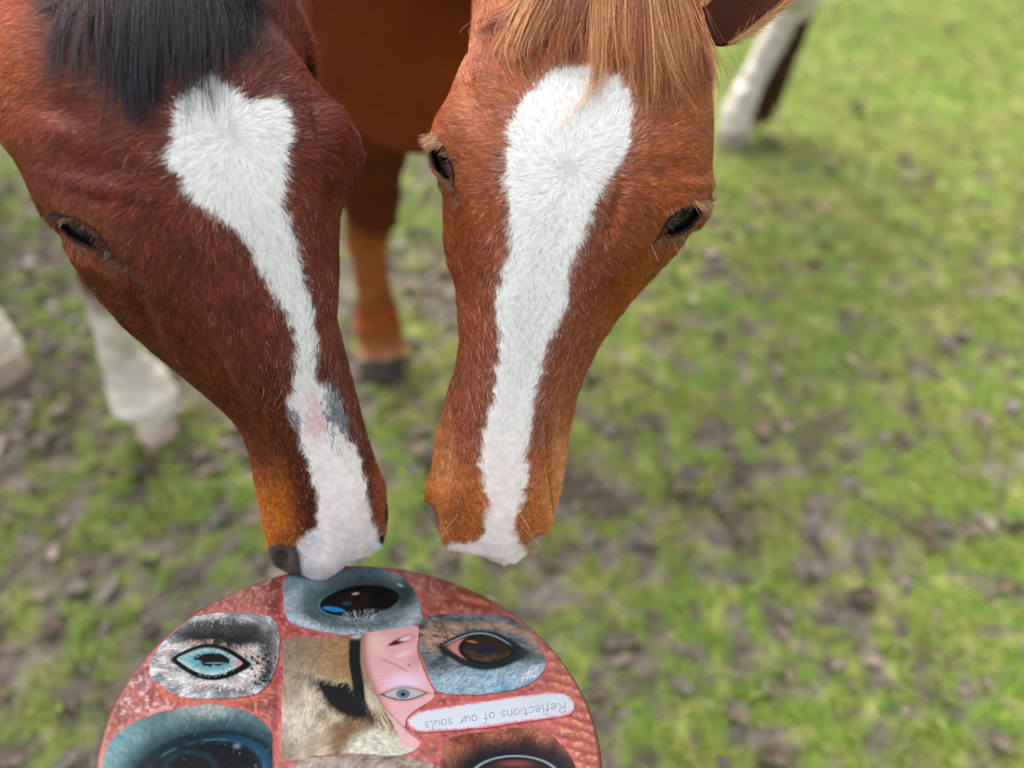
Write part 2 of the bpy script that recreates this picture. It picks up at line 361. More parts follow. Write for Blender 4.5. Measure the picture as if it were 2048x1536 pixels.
def make_horse(H):
    root = link(bpy.data.objects.new(H['name'], None)); root.location = H['root']; bpy.context.view_layer.update()
    off = -np.array(H['root'])
    tag(root, H['label'], 'horse', H.get('group'))
    V, nh = build_body(H)
    if DEBUG:
        qq_ = proj(V[:nh])[0].reshape(-1, 2)
        for y in range(850, 1160, 30):
            m = np.abs(qq_[:, 1] - y) < 5; print('SIL', H['name'], y, qq_[m, 0].min() if m.any() else None, qq_[m, 0].max() if m.any() else None)
    Nn, sgn = grid_normals(V)
    sv = V[:nh].reshape(-1, 3); bv0 = BVHTree.FromPolygons([tuple(p) for p in sv], [tuple(int(k) for k in f) for f in grid_faces(nh, MR)])
    def smooth_hit(px, py, depth):
        d = nrm(unproj(px, py, 1.0) - CAM); loc, no, i, ds = bv0.ray_cast(Vector(CAM), Vector(d))
        if loc is None: loc, no, i, ds = bv0.find_nearest(Vector(unproj(px, py, depth)))
        no = np.array(no); no = no if no @ d < 0 else -no
        return np.array(loc), no
    # relief traced in the photograph, applied to the side that faces the camera
    for rep in range(1):
        q, z = proj(V); face = sst(-.05, .25, -(Nn * nrm(V - CAM)).sum(-1)); face[nh:] = 0
        V = V + Nn * (H['relief'](q.reshape(-1, 2)).reshape(z.shape) * face)[..., None]
        inner = sst(-.25, -.1, -(Nn * nrm(V - CAM)).sum(-1)); inner[nh:] = 0
        for (cx, cy, ea, eb, ang) in H['eyes']:                 # the opening between the lids
            V = V + nrm(V - CAM) * (.013 * sst(1.06, .88, almond(q, cx, cy, ea, eb, ang)) * inner)[..., None]
    Nn, sgn = grid_normals(V)
    q, z = proj(V)
    C = H['skin'](q.reshape(-1, 2), V.reshape(-1, 3), np.repeat(np.arange(len(V)) >= nh, MR))
    Fm = grid_faces(len(V), MR)
    # close both ends
    allV = [V.reshape(-1, 3)]; allF = [Fm]; allC = [C]; base = V.shape[0] * MR
    for ri in (0, len(V) - 1):
        c = V[ri].mean(0); allV.append(c[None]); allC.append(C[ri * MR][None])
        j = np.arange(MR); j2 = (j + 1) % MR
        tri = np.stack([ri * MR + j, ri * MR + j2, np.full(MR, base), np.full(MR, base)], -1)
        allF.append(tri); base += 1
    # bvh of the head for placing things
    hv = V[:nh].reshape(-1, 3); bv = BVHTree.FromPolygons([tuple(p) for p in hv], [tuple(int(k) for k in f) for f in grid_faces(nh, MR)])
    def hit(px, py, depth=.6):
        d = unproj(px, py, 1.0) - CAM; d = d / np.linalg.norm(d)
        loc, no, i, ds = bv.ray_cast(Vector(CAM), Vector(d))
        if loc is None:
            loc, no, i, ds = bv.find_nearest(Vector(unproj(px, py, depth))); 
            if loc is None: return None, None
            return unproj(px, py, proj(np.array(loc))[1]), nrm(-d)
        no = np.array(no); no = no if no @ d < 0 else -no
        return np.array(loc), no
    # limbs, ears
    for path, radii, cols, flat in H['limbs']:
        Vl, Cl = leg(path, radii, cols, flat); k, m, _ = Vl.shape
        allV.append(Vl.reshape(-1, 3)); allC.append(Cl); allF.append(grid_faces(k, m) + base); base += k * m
    for Ve, Ce, Fe in H['ears'](hit):
        allV.append(Ve); allC.append(Ce); allF.append(Fe + base); base += len(Ve)
    tri = [f for f in allF]
    Fa = np.concatenate(allF); deg = Fa[:, 2] == Fa[:, 3]
    Vall = np.concatenate(allV) + off; Call = np.concatenate(allC)
    me = bpy.data.meshes.new('body')
    me.from_pydata([], [], [])
    Ff = Fa[~deg]; Ft = Fa[deg][:, :3]
    if sgn < 0: pass
    nl = Ff.size + Ft.size
    me.vertices.add(len(Vall)); me.vertices.foreach_set('co', Vall.astype(np.float32).ravel())
    me.loops.add(nl); me.loops.foreach_set('vertex_index', np.concatenate([Ff.ravel(), Ft.ravel()]).astype(np.int32))
    me.polygons.add(len(Ff) + len(Ft)); me.polygons.foreach_set('loop_start', np.concatenate([np.arange(len(Ff)) * 4, Ff.size + np.arange(len(Ft)) * 3]).astype(np.int32))
    me.update(calc_edges=True); me.polygons.foreach_set('use_smooth', np.full(len(Ff) + len(Ft), True))
    a = me.color_attributes.new('col', 'FLOAT_COLOR', 'POINT'); a.data.foreach_set('color', np.c_[Call, np.ones(len(Call))].astype(np.float32).ravel())
    me.materials.append(M_SKIN); body = link(bpy.data.objects.new('body', me), root)
    # eyes
    for (cx, cy, ea, eb, ang) in H['eyes']:                     # a wet dome filling the lids, with a real back
        p0, n0_ = smooth_hit(cx, cy, .58); dep = proj(p0)[1]; nv = 48; ph = np.arange(nv) * 2 * np.pi / nv; ca, sa = math.cos(rad(ang)), math.sin(rad(ang)); rows = []
        es = np.linspace(.02, 1.14, 16)
        for e in es:
            row = []
            for f in ph:
                u = e * math.cos(f); v = e * math.sin(f) * max(1 - .62 * min(u * u, 1.2), .25)
                x, y = cx + ea * u * ca - eb * v * sa, cy + ea * u * sa + eb * v * ca; p, n_ = smooth_hit(x, y, dep)
                row.append(p + nrm(p - CAM) * (.0010 + .0050 * e * e))
            rows.append(row)
        rows = np.array(rows)
        for _ in range(2): rows = (np.roll(rows, 1, 1) + 2 * rows + np.roll(rows, -1, 1)) / 4
        back = rows[::-1] + nrm(p0 - CAM) * .004; Ve = np.concatenate([rows, back]).reshape(-1, 3)
        H.setdefault('_eyes', []).append(mesh_obj('eye', Ve + off, grid_faces(len(es) * 2, nv), M_EYE, root))
    # coat: short hair growing out of the skin
    nf = H['n_fur']; nr = min(nh + H['fur_rings'], len(V) - 1)
    A = V[:nr - 1]; B = np.roll(A, -1, 1); D_ = V[1:nr]
    area = np.linalg.norm(np.cross(B - A, D_ - A), axis=-1)
    fc = -(Nn[:nr - 1] * nrm(A - CAM)).sum(-1); w = area * np.where(fc > -.15, 1.0, .05)
    qq = q[:nr - 1]; w = w * np.where((qq[..., 1] > -140) & (qq[..., 0] > -120), 1, .12)
    pk = RNG.choice(w.size, nf, p=(w / w.sum()).ravel()); i, j = pk // MR, pk % MR
    fu, fv = RNG.random((2, nf, 1)); j2 = (j + 1) % MR
    lerp = lambda G: (G[i, j] * (1 - fu) + G[i + 1, j] * fu) * (1 - fv) + (G[i + 1, j2] * fu + G[i, j2] * (1 - fu)) * fv
    P0 = lerp(V); n0 = nrm(lerp(Nn)); qp, zp = proj(P0)
    col, length, rad_, keep, lift = H['fur'](qp, P0)
    white_ = col.min(1) > .4; length = length * np.where(white_ & (qp[:, 1] < 1060), .82, 1); lift = lift * np.where(white_, .7, 1)
    P0, n0, qp, zp, col, length, rad_, lift = [k[keep] for k in (P0, n0, qp, zp, col, length, rad_, lift)]; nf = len(P0)
    d2 = H['flow'](qp)                                        # image direction, y down
    cell = 9.0; cx = np.floor(qp[:, 0] / cell); cy = np.floor(qp[:, 1] / cell)
    ccx = (cx + .15 + .7 * _hash(cx, cy, 5)) * cell; ccy = (cy + .15 + .7 * _hash(cx, cy, 6)) * cell
    clump = np.c_[ccx, ccy] - qp
    jit = (_hash(cx, cy, 9) - .5) * .42 + (RNG.random(nf) - .5) * .5 + (vn(qp[:, 0] / 60, qp[:, 1] / 60, 55) - .5) * .7
    ca, sa = np.cos(jit), np.sin(jit); d2 = np.c_[d2[:, 0] * ca - d2[:, 1] * sa, d2[:, 0] * sa + d2[:, 1] * ca]
    d3 = d2[:, :1] * cr - d2[:, 1:] * cu
    slide = H['slide'](qp); d3 = d3 - cf * 0
    d3 = nrm(d3 - n0 * (d3 * n0).sum(1)[:, None])
    c3 = (clump[:, :1] * cr - clump[:, 1:] * cu) * (zp / FPX)[:, None]; c3 = c3 - n0 * (c3 * n0).sum(1)[:, None]
    bend = RNG.normal(0, .18, (nf, 1)) * np.cross(n0, d3)
    kk = 5; s = np.linspace(0, 1, kk)[None, :, None]
    Lh = length[:, None, None]
    P = P0[:, None] + d3[:, None] * Lh * s + bend[:, None] * Lh * s ** 2 + c3[:, None] * .5 * s ** 1.3 * np.minimum(1, (Lh / .009) ** 2) + n0[:, None] * (Lh * lift[:, None, None] * (s - .62 * s ** 2.2)) - n0[:, None] * .0004
    rr = rad_[:, None] * np.array([1, 1, .85, .6, .2])[None]
    wt = (col.min(1) > .4)[:, None]; v1 = _hash(cx, cy, 21)[:, None]; v2 = RNG.random((nf, 1)); v3 = RNG.random((nf, 1)) < .13
    col = col * np.where(wt, (.93 + .07 * v1) * (.88 + .14 * v2), (.84 + .26 * v1) * (.6 + .6 * v2) * np.where(v3, 2.2, 1.0))
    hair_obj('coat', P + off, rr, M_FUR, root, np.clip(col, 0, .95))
    H['extra'](root, hit, off, H)
    for nm, p, r, h, c in H['hooves']: hoof(nm, np.array(p) + off, r, h, c, root)
    return root, hit, bv

def lock_strands(hit, guides, n, k=14, seed=3, wild=.1):
    """guides: (list of (px,py) points, spread in px at root, at tip, height above the skin in m, share, colour pair)"""
    rg = np.random.default_rng(seed); Ps, Cs = [], []
    tot = sum(g[4] for g in guides)
    for pts, s0, s1, hgt, share, cA, cB in guides:
        m = int(n * share / tot); pts = np.array(pts, float); T = np.arange(len(pts)) / (len(pts) - 1)
        for a in range(m):
            f = rg.normal(0, 1, 2); end = .55 + .45 * rg.random() ** .7; tt = np.linspace(0, end, k)
            q = catmull(T, pts, tt) + (f * np.array([1, .4]))[None] * (s0 + (s1 - s0) * tt)[:, None]
            ph, am = rg.random() * 6.28, rg.random() * 5.0 + .5; fr = 3 + 7 * rg.random()
            q[:, 0] += am * np.sin(tt * fr + ph) * tt * 2; q[:, 1] += rg.normal(0, 6) * tt
            if rg.random() < wild: q[:, 0] += rg.normal(0, 30) * tt ** 1.5 + 12 * rg.random() * np.sin(tt * (6 + 8 * rg.random()) + ph) * tt; q[:, 1] += rg.normal(0, 22) * tt ** 2
            hh = hgt * (.25 + .75 * rg.random()) * (1 - .72 * tt) + .0018
            W = []
            for (x, y), h in zip(q, hh):
                p, no = hit(x, y); W.append(p + nrm(no * .8 - cf * .4) * h)
            W = np.array(W); W[1:-1] = (W[:-2] + 2 * W[1:-1] + W[2:]) / 4; W[1:-1] = (W[:-2] + 2 * W[1:-1] + W[2:]) / 4
            Ps.append(W); c = cA + (cB - cA) * rg.random(); Cs.append(c * (.5 + 1.0 * rg.random()))
    return np.array(Ps), np.array(Cs)
def tail_strands(p0, p1, r, n, c, sway=.04, seed=5):
    rg = np.random.default_rng(seed); s = np.linspace(0, 1, 12)
    p0, p1 = np.array(p0), np.array(p1); P = []
    for a in range(n):
        o = rg.normal(0, 1, 3) * r; e = .7 + .3 * rg.random()
        P.append(p0 + (p1 - p0) * (s * e)[:, None] + o * (.3 + np.sin(s * 2.4) * .9)[:, None] * .7 + np.c_[np.sin(s * 3 + a) * .006, .03 * np.sin(s * 3), .02 * np.sin(s * 1.57) * (1 - s)])
    return np.array(P), c * (.6 + .8 * rg.random((n, 1)))

# ---- colours of the coats
CHEST = lin(160, 92, 54); CHEST_D = lin(130, 64, 20); CHEST_O = lin(188, 108, 40); BLOND = lin(212, 158, 104)
BAY = lin(104, 48, 32); BAY_D = lin(90, 40, 12); BAY_O = lin(166, 92, 24)
WHITE = lin(248, 247, 243); BLACK = lin(34, 33, 38); GREY = lin(96, 98, 104); PINK = lin(226, 190, 190)
def muzzle_mottle(q, y0):
    m = sst(y0, y0 + 50, q[:, 1])[:, None]; a = sst(.45, .62, fbm(q[:, 0] / 26, q[:, 1] / 34, 61, 3))[:, None]; b = sst(.5, .66, fbm(q[:, 0] / 18, q[:, 1] / 18, 66, 3))[:, None]
    return 1 + m * (a * (np.array([.84, .90, .95]) - 1) + b * (np.array([1.0, .94, .90]) - 1))
def horse_common_fur(P2, white_sd, roan, base):
    n = len(P2); e = white_sd + (fbm(P2[:, 0] / 14, P2[:, 1] / 14, 71, 3) - .5) * 22 + RNG.normal(0, 4, n)
    pw = sst(-5, 5, e); w = RNG.random(n) < pw
    fleck = (RNG.random(n) < roan * np.exp(np.minimum(white_sd, 0) / 34.0)) & ~w
    col = np.where(w[:, None], WHITE, base); t = .25 + .45 * RNG.random((n, 1))
    return np.where(fleck[:, None], base * (1 - t) + lin(216, 186, 178) * t, col), w

# ================================================================= chestnut horse with a straight blaze (right head)
BLAZE_R = [(1080, 165), (1110, 140), (1150, 125), (1195, 130), (1235, 150), (1262, 190), (1268, 240), (1262, 290), (1240, 335), (1215, 365), (1190, 400), (1175, 450), (1160, 480), (1145, 520), (1135, 560), (1138, 610), (1120, 650), (1100, 680), (1092, 730), (1082, 790), (1068, 850), (1058, 910), (1055, 960), (1048, 1000), (1034, 1040), (1030, 1060), (1042, 1085), (1056, 1100), (1075, 1110), (1060, 1160), (980, 1160), (880, 1110), (893, 1094), (905, 1084), (930, 1088), (955, 1080), (968, 1060), (975, 1020), (972, 985), (960, 955), (955, 930), (962, 890), (970, 840), (980, 780), (990, 730), (990, 680), (985, 640), (990, 590), (1000, 540), (1015, 480), (1018, 420), (1012, 370), (1010, 320), (1015, 270), (1030, 225), (1055, 190)]
WR = np.array([1140., 338.])
def flow_whorl(W, q, extra=None):
    d = q - W; r = np.linalg.norm(d, axis=1, keepdims=True); t = nrm(d)
    sw = np.exp(-r / 60) * .6; t = np.c_[t[:, :1] - sw * t[:, 1:], t[:, 1:] + sw * t[:, :1]]
    return nrm(t + (extra(q) if extra else 0))
def right_flow(q):
    def ex(q):
        far = sst(120, 420, np.hypot(*(q - WR).T)) * sst(300, 560, q[:, 1])
        return np.c_[0 * far, .9 * far]
    return flow_whorl(WR, q, ex)
EYE_R = [(1361, 441, 52, 15, -36), (887, 328, 46, 13, 64)]
def right_relief(q):
    h = 0
    for (cx, cy, a, b, an) in EYE_R:
        e = almond(q, cx, cy, a, b, an); h = h + .0024 * np.exp(-((e - 1.22) / .2) ** 2) - .0016 * np.exp(-((e - 1.75) / .2) ** 2)
    h = h + .0045 * np.exp(-ell(q, 1360, 395, 50, 18, -14) ** 2) - .004 * np.exp(-ell(q, 1330, 340, 60, 22, -8) ** 2) + .003 * np.exp(-ell(q, 1385, 362, 40, 9, -8) ** 2)
    h = h - .005 * np.exp(-ell(q, 1205, 470, 26, 130, 14) ** 2) - .003 * np.exp(-ell(q, 985, 430, 20, 110, -4) ** 2)
    h = h + .005 * np.exp(-ell(q, 900, 250, 36, 46, 0) ** 2) - .005 * np.exp(-ell(q, 940, 190, 26, 60, -20) ** 2)
    h = h + .004 * np.exp(-ell(q, 1230, 640, 14, 130, 24) ** 2) - .0035 * np.exp(-ell(q, 1180, 640, 20, 120, 22) ** 2)   # facial crest
    h = h - .004 * np.exp(-ell(q, 897, 860, 7, 80, 4) ** 2) - .004 * np.exp(-ell(q, 1102, 930, 8, 90, -4) ** 2)       # lip crease
    h = h + .003 * np.exp(-ell(q, 900, 985, 30, 30) ** 2) + .003 * np.exp(-ell(q, 1085, 1030, 26, 26) ** 2)
    h = h - .006 * np.exp(-ell(q, 862, 1025, 9, 34, -20) ** 2) - .006 * np.exp(-ell(q, 1078, 1078, 26, 8, -32) ** 2)
    return h
def right_base(q):
    up = sst(600, 200, q[:, 1])[:, None]; c = CHEST_D * (1 - up) + CHEST * up
    o = sst(820, 1000, q[:, 1])[:, None]; c = c * (1 - o) + CHEST_O * o
    side = np.maximum(np.exp(-ell(q, 890, 900, 26, 110) ** 2), np.exp(-ell(q, 1118, 930, 24, 110) ** 2))[:, None]
    c = c * (1 - .75 * side) + lin(206, 138, 84) * .75 * side
    red = np.maximum(np.exp(-ell(q, 925, 760, 40, 260, 2) ** 2), np.exp(-ell(q, 1165, 640, 40, 230, 12) ** 2))[:, None]
    c = c * (1 - .5 * red) + lin(122, 64, 46) * .5 * red
    return c * (.85 + .3 * fbm(q[:, 0] / 70, q[:, 1] / 70, 13, 3))[:, None]
def eye_dark(q, c, eyes, k=1.0):
    m = np.zeros(len(q))
    for (cx, cy, a, b, an) in eyes: m = np.maximum(m, sst(1.6, 1.15, almond(q, cx, cy, a, b, an)))
    return c * (1 - m[:, None] * k) + lin(17, 15, 15) * m[:, None] * k, m
def right_skin(q, V, isbody):
    sd = poly_sd(q, BLAZE_R) + (fbm(q[:, 0] / 14, q[:, 1] / 14, 71, 3) - .5) * 20
    b = right_base(q) * .5; w = sst(-6, 6, sd)[:, None] * (~isbody)[:, None]; c = b * (1 - w) + (lin(196, 192, 190) + (lin(240, 230, 224) - lin(196, 192, 190)) * sst(650, 950, q[:, 1])[:, None]) * w
    c = c * np.where(sd[:, None] > 0, muzzle_mottle(q, 1040), 1); c, m = eye_dark(q, c, EYE_R)
    nost = np.maximum(np.exp(-ell(q, 862, 1030, 10, 40, -18) ** 2), np.exp(-ell(q, 1075, 1082, 30, 9, -32) ** 2))[:, None]
    c = c * (1 - nost) + lin(150, 140, 138) * nost
    bb = (lin(122, 52, 15) * (.2 + 1.6 * fbm(V[:, 0] * 7 + V[:, 1] * 3, V[:, 2] * 8 + V[:, 1] * 4, 3, 4))[:, None])
    return np.where(isbody[:, None], bb, c)
def right_fur(q, P0):
    sd = poly_sd(q + right_flow(q) * (8 * sst(1100, 800, q[:, 1]))[:, None], BLAZE_R); col, w = horse_common_fur(q, sd, .34, right_base(q) * 1.25)
    col = col * np.where(sd[:, None] > 0, muzzle_mottle(q, 1040), 1)
    n = len(q); L = .0075 + .004 * RNG.random(n); L = L * (1 - .55 * sst(700, 1080, q[:, 1]))
    L = L * (1 + .25 * sst(200, 0, q[:, 1]))
    keep = np.ones(n, bool)
    for (cx, cy, a, b, an) in EYE_R:
        e = almond(q, cx, cy, a, b, an); keep &= e > 1.06; L = np.where(e < 1.6, L * .4, L)
        col = np.where((e < 1.35)[:, None], lin(60, 50, 46), col)
        col = np.where(((e >= 1.35) & (e < 1.9) & (RNG.random(n) < .5))[:, None], lin(128, 112, 96), col)
    keep &= ~((ell(q, 862, 1030, 8, 34, -18) < 1) | (ell(q, 1078, 1080, 26, 7, -32) < 1))
    mz = sst(1060, 1110, q[:, 1] + (RNG.random(n) - .5) * 30); keep &= RNG.random(n) > mz * .02
    L = np.where(q[:, 1] > 1070, L * .9, L)
    L = L * sst(0, 9, np.hypot(*(q - WR).T) + 3)
    return col, L, np.full(n, .000115) * (1 + .4 * RNG.random(n)), keep, .16 + .10 * RNG.random(n)
ear_col = lin(96, 44, 22)
def make_ear(base_c, axis, wid, face, length, cA, cI):
    """cupped leaf-shaped ear with real thickness: outer and inner skin, from base centre along axis, opening towards face"""
    axis = nrm(np.array(axis, float)); face = nrm(np.array(face, float) - axis * (np.array(face, float) @ axis)); side = np.cross(axis, face)
    nu, nv = 40, 24; out = []
    for lay, s in ((0, 1.0), (1, .86)):
        u = np.linspace(0, 1, nu)[:, None]; v = np.linspace(-1, 1, nv)[None]
        w = wid * (.55 + .9 * u) * np.sqrt(np.clip(1 - u ** 2.6, 0, 1)) * s; a = v * 1.9 * (1 - .45 * u)
        x = np.sin(a) * w; y = -np.cos(a) * w + w * .2
        P = base_c + (u * length)[..., None] * axis + x[..., None] * side + y[..., None] * face
        out.append(P)
    V = np.concatenate([out[0].reshape(-1, 3), out[1].reshape(-1, 3)]); f = grid_faces(nu, nv, False); k = nu * nv
    Fe = [f, f[:, ::-1] + k]
    for e in (0, nv - 1):
        i = np.arange(nu - 1); Fe.append(np.stack([i * nv + e, (i + 1) * nv + e, k + (i + 1) * nv + e, k + i * nv + e], -1))
    C = np.concatenate([np.repeat(cA[None], k, 0), np.repeat(cI[None], k, 0)])
    return V, C, np.concatenate(Fe), (out, axis, face, side)
EAR_R = dict(base=unproj(1466, 4, .640), axis=nrm(cr * .66 + cu * .74 + cf * .10), wid=.034, face=nrm(cr * .5 - cf * .8), length=.15)
def right_ears(hit):
    V, C, Fe, x = make_ear(EAR_R['base'] - EAR_R['axis'] * .03, EAR_R['axis'], EAR_R['wid'], EAR_R['face'], EAR_R['length'], lin(140, 78, 44), lin(84, 42, 22))
    yield V, C, Fe
    b2 = unproj(1000, -190, .65)
    V, C, Fe, _ = make_ear(b2, cu * .9 - cr * .3, .028, -cf * .9 - cr * .3, .15, lin(140, 78, 44), lin(60, 30, 18)); yield V, C, Fe
def right_extra(root, hit, off, H):
    B1, B2, B3 = lin(222, 168, 112), lin(150, 86, 52), lin(186, 122, 76)
    rg = np.random.default_rng(21); G = []
    for k in range(46):                                     # wisps fanned across the forehead
        f = (k + rg.random()) / 46; x1 = 985 + 450 * f + rg.normal(0, 12)
        y1 = np.interp(f, [0, .12, .3, .42, .55, .7, .85, 1], [130, 150, 110, 150, 130, 205, 215, 150]) + rg.normal(0, 24)
        x0 = 1200 + 150 * (f - .45) + rg.normal(0, 14); xm = x0 + (x1 - x0) * .5 + rg.normal(0, 9)
        G.append(([(x0, -170), (x0 + (xm - x0) * .6, -60), (xm + (x1 - xm) * .25, 10 + rg.normal(0, 8)), (x1 - rg.normal(8, 8), y1 * .72), (x1, y1)], 9 + 9 * rg.random(), 3 + 7 * rg.random(), .008 + .010 * rg.random(), .5 + rg.random(), (B1, B2, B3)[k % 3], (B3, B2, B2)[k % 3]))
    G += [([(1200, -160), (1195, 0), (1190, 130), (1190, 235)], 6, 5, .014, .9, B1, B3), ([(1200, -160), (1200, 60), (1186, 180), (1100, 290)], 4, 3, .012, .35, B1, B3),
          ([(1270, -160), (1300, 20), (1330, 140), (1385, 228)], 7, 5, .014, .9, B1, B3), ([(1280, -160), (1350, -10), (1400, 120), (1420, 215)], 8, 9, .012, .8, B1, B3)]
    P, C = lock_strands(hit, G, 2900, k=16, wild=.28)
    strands_mesh('forelock', P + off, np.array([.00017] * 13 + [.00014, .0001, .00005]), M_LONG, root, C)
    # eyelashes
    rg = np.random.default_rng(4)
    for ei, rows in ((0, ((1378, 400, 1412, 402, 20, 16, 90, .010), (1325, 418, 1375, 402, 8, 12, 22, .004))), (1, ((868, 268, 888, 288, -28, 8, 110, .012), (884, 286, 898, 310, -10, 12, 26, .005)))):
        P = []
        for x0, y0, x1, y1, ex, ey, n, ln in rows:
            for a in range(n):
                f = rg.random(); p, no = hit(x0 + (x1 - x0) * f + rg.normal(0, 2), y0 + (y1 - y0) * f + rg.normal(0, 2))
                d = nrm(cr * (ex + rg.normal(0, 6)) - cu * (ey + rg.normal(0, 6)) - cf * 3); s = np.linspace(0, 1, 6)[:, None]
                P.append(p + d * ln * (.4 + .7 * rg.random()) * s + no * .003 * s - cu * .0015 * s ** 2)
        strands_mesh('eyelashes', np.array(P) + off, np.array([.0002, .0002, .00018, .00015, .0001, .00004]), M_LONG, H['_eyes'][ei], np.repeat(lin(206, 158, 110)[None], len(P), 0) * (.5 + .6 * rg.random((len(P), 1))))
    # ear fringe
    ax, fc = EAR_R['axis'], nrm(EAR_R['face'] - EAR_R['axis'] * (EAR_R['face'] @ EAR_R['axis'])); sd = np.cross(ax, fc); P = []; C = []
    for a in range(4200):
        u = rg.random() * .9; sgn = 1 if rg.random() < .5 else -1; v = sgn * (.75 + .3 * rg.random()) if a % 2 else rg.uniform(-.9, .9)
        w = EAR_R['wid'] * (.55 + .9 * u) * math.sqrt(max(1 - u ** 2.6, 0)); an = v * 1.9 * (1 - .45 * u)
        p = EAR_R['base'] - ax * .03 + ax * u * EAR_R['length'] + sd * math.sin(an) * w + fc * (-math.cos(an) * w + w * .2)
        o = nrm(sd * math.sin(an) - fc * math.cos(an)); d = nrm(ax * 1.0 + o * .55 + rg.normal(0, .2, 3)); s = np.linspace(0, 1, 6)[:, None]
        P.append(p + d * (.010 + .014 * rg.random()) * s - o * .004 * s ** 2); C.append((BLOND if abs(v) > .7 else CHEST_D) * (.6 + .6 * rg.random()))
    strands_mesh('ear_fringe', np.array(P) + off, np.array([.0003, .0003, .00026, .0002, .00014, .00005]), M_LONG, root, np.array(C))
    # whiskers of the muzzle
    for grp in (((915, 1030, -22, 26), (905, 1055, -24, 20), (925, 1078, -14, 30)), ((1042, 1030, 20, 30), (1050, 1060, 24, 20)), ((1342, 478, 2, 20), (1300, 485, 8, 22))):
        P = []
        for (x, y, ex, ey) in grp:
            p, no = hit(x, y); d = nrm(cr * ex - cu * ey); s = np.linspace(0, 1, 8)[:, None]; P.append(p + d * .016 * s + no * .006 * s ** .7)
        strands_mesh('whiskers', np.array(P) + off, np.array([.0002] * 6 + [.00014, .00005]), M_LONG, root, np.repeat(lin(220, 170, 120)[None], len(P), 0))
    P, C = tail_strands((1.0, 2.82, 1.08), (.915, 2.76, .05), .026, 700, lin(86, 56, 34))
    strands_mesh('tail', P + off, np.full(12, .0035), M_LONG, root, C)
def g3(px, py, h=0.0): return ground_at(px, py, h)
fR = g3(768, 735); f2 = g3(1000, 800); hR = g3(1462, 285); h2 = g3(1300, 330)
def up(p, dx, dy, z): return (p[0] + dx, p[1] + dy, z)
LB, LD = lin(150, 82, 36), lin(98, 42, 14); PT = lin(206, 148, 104); WHL = lin(214, 206, 196)
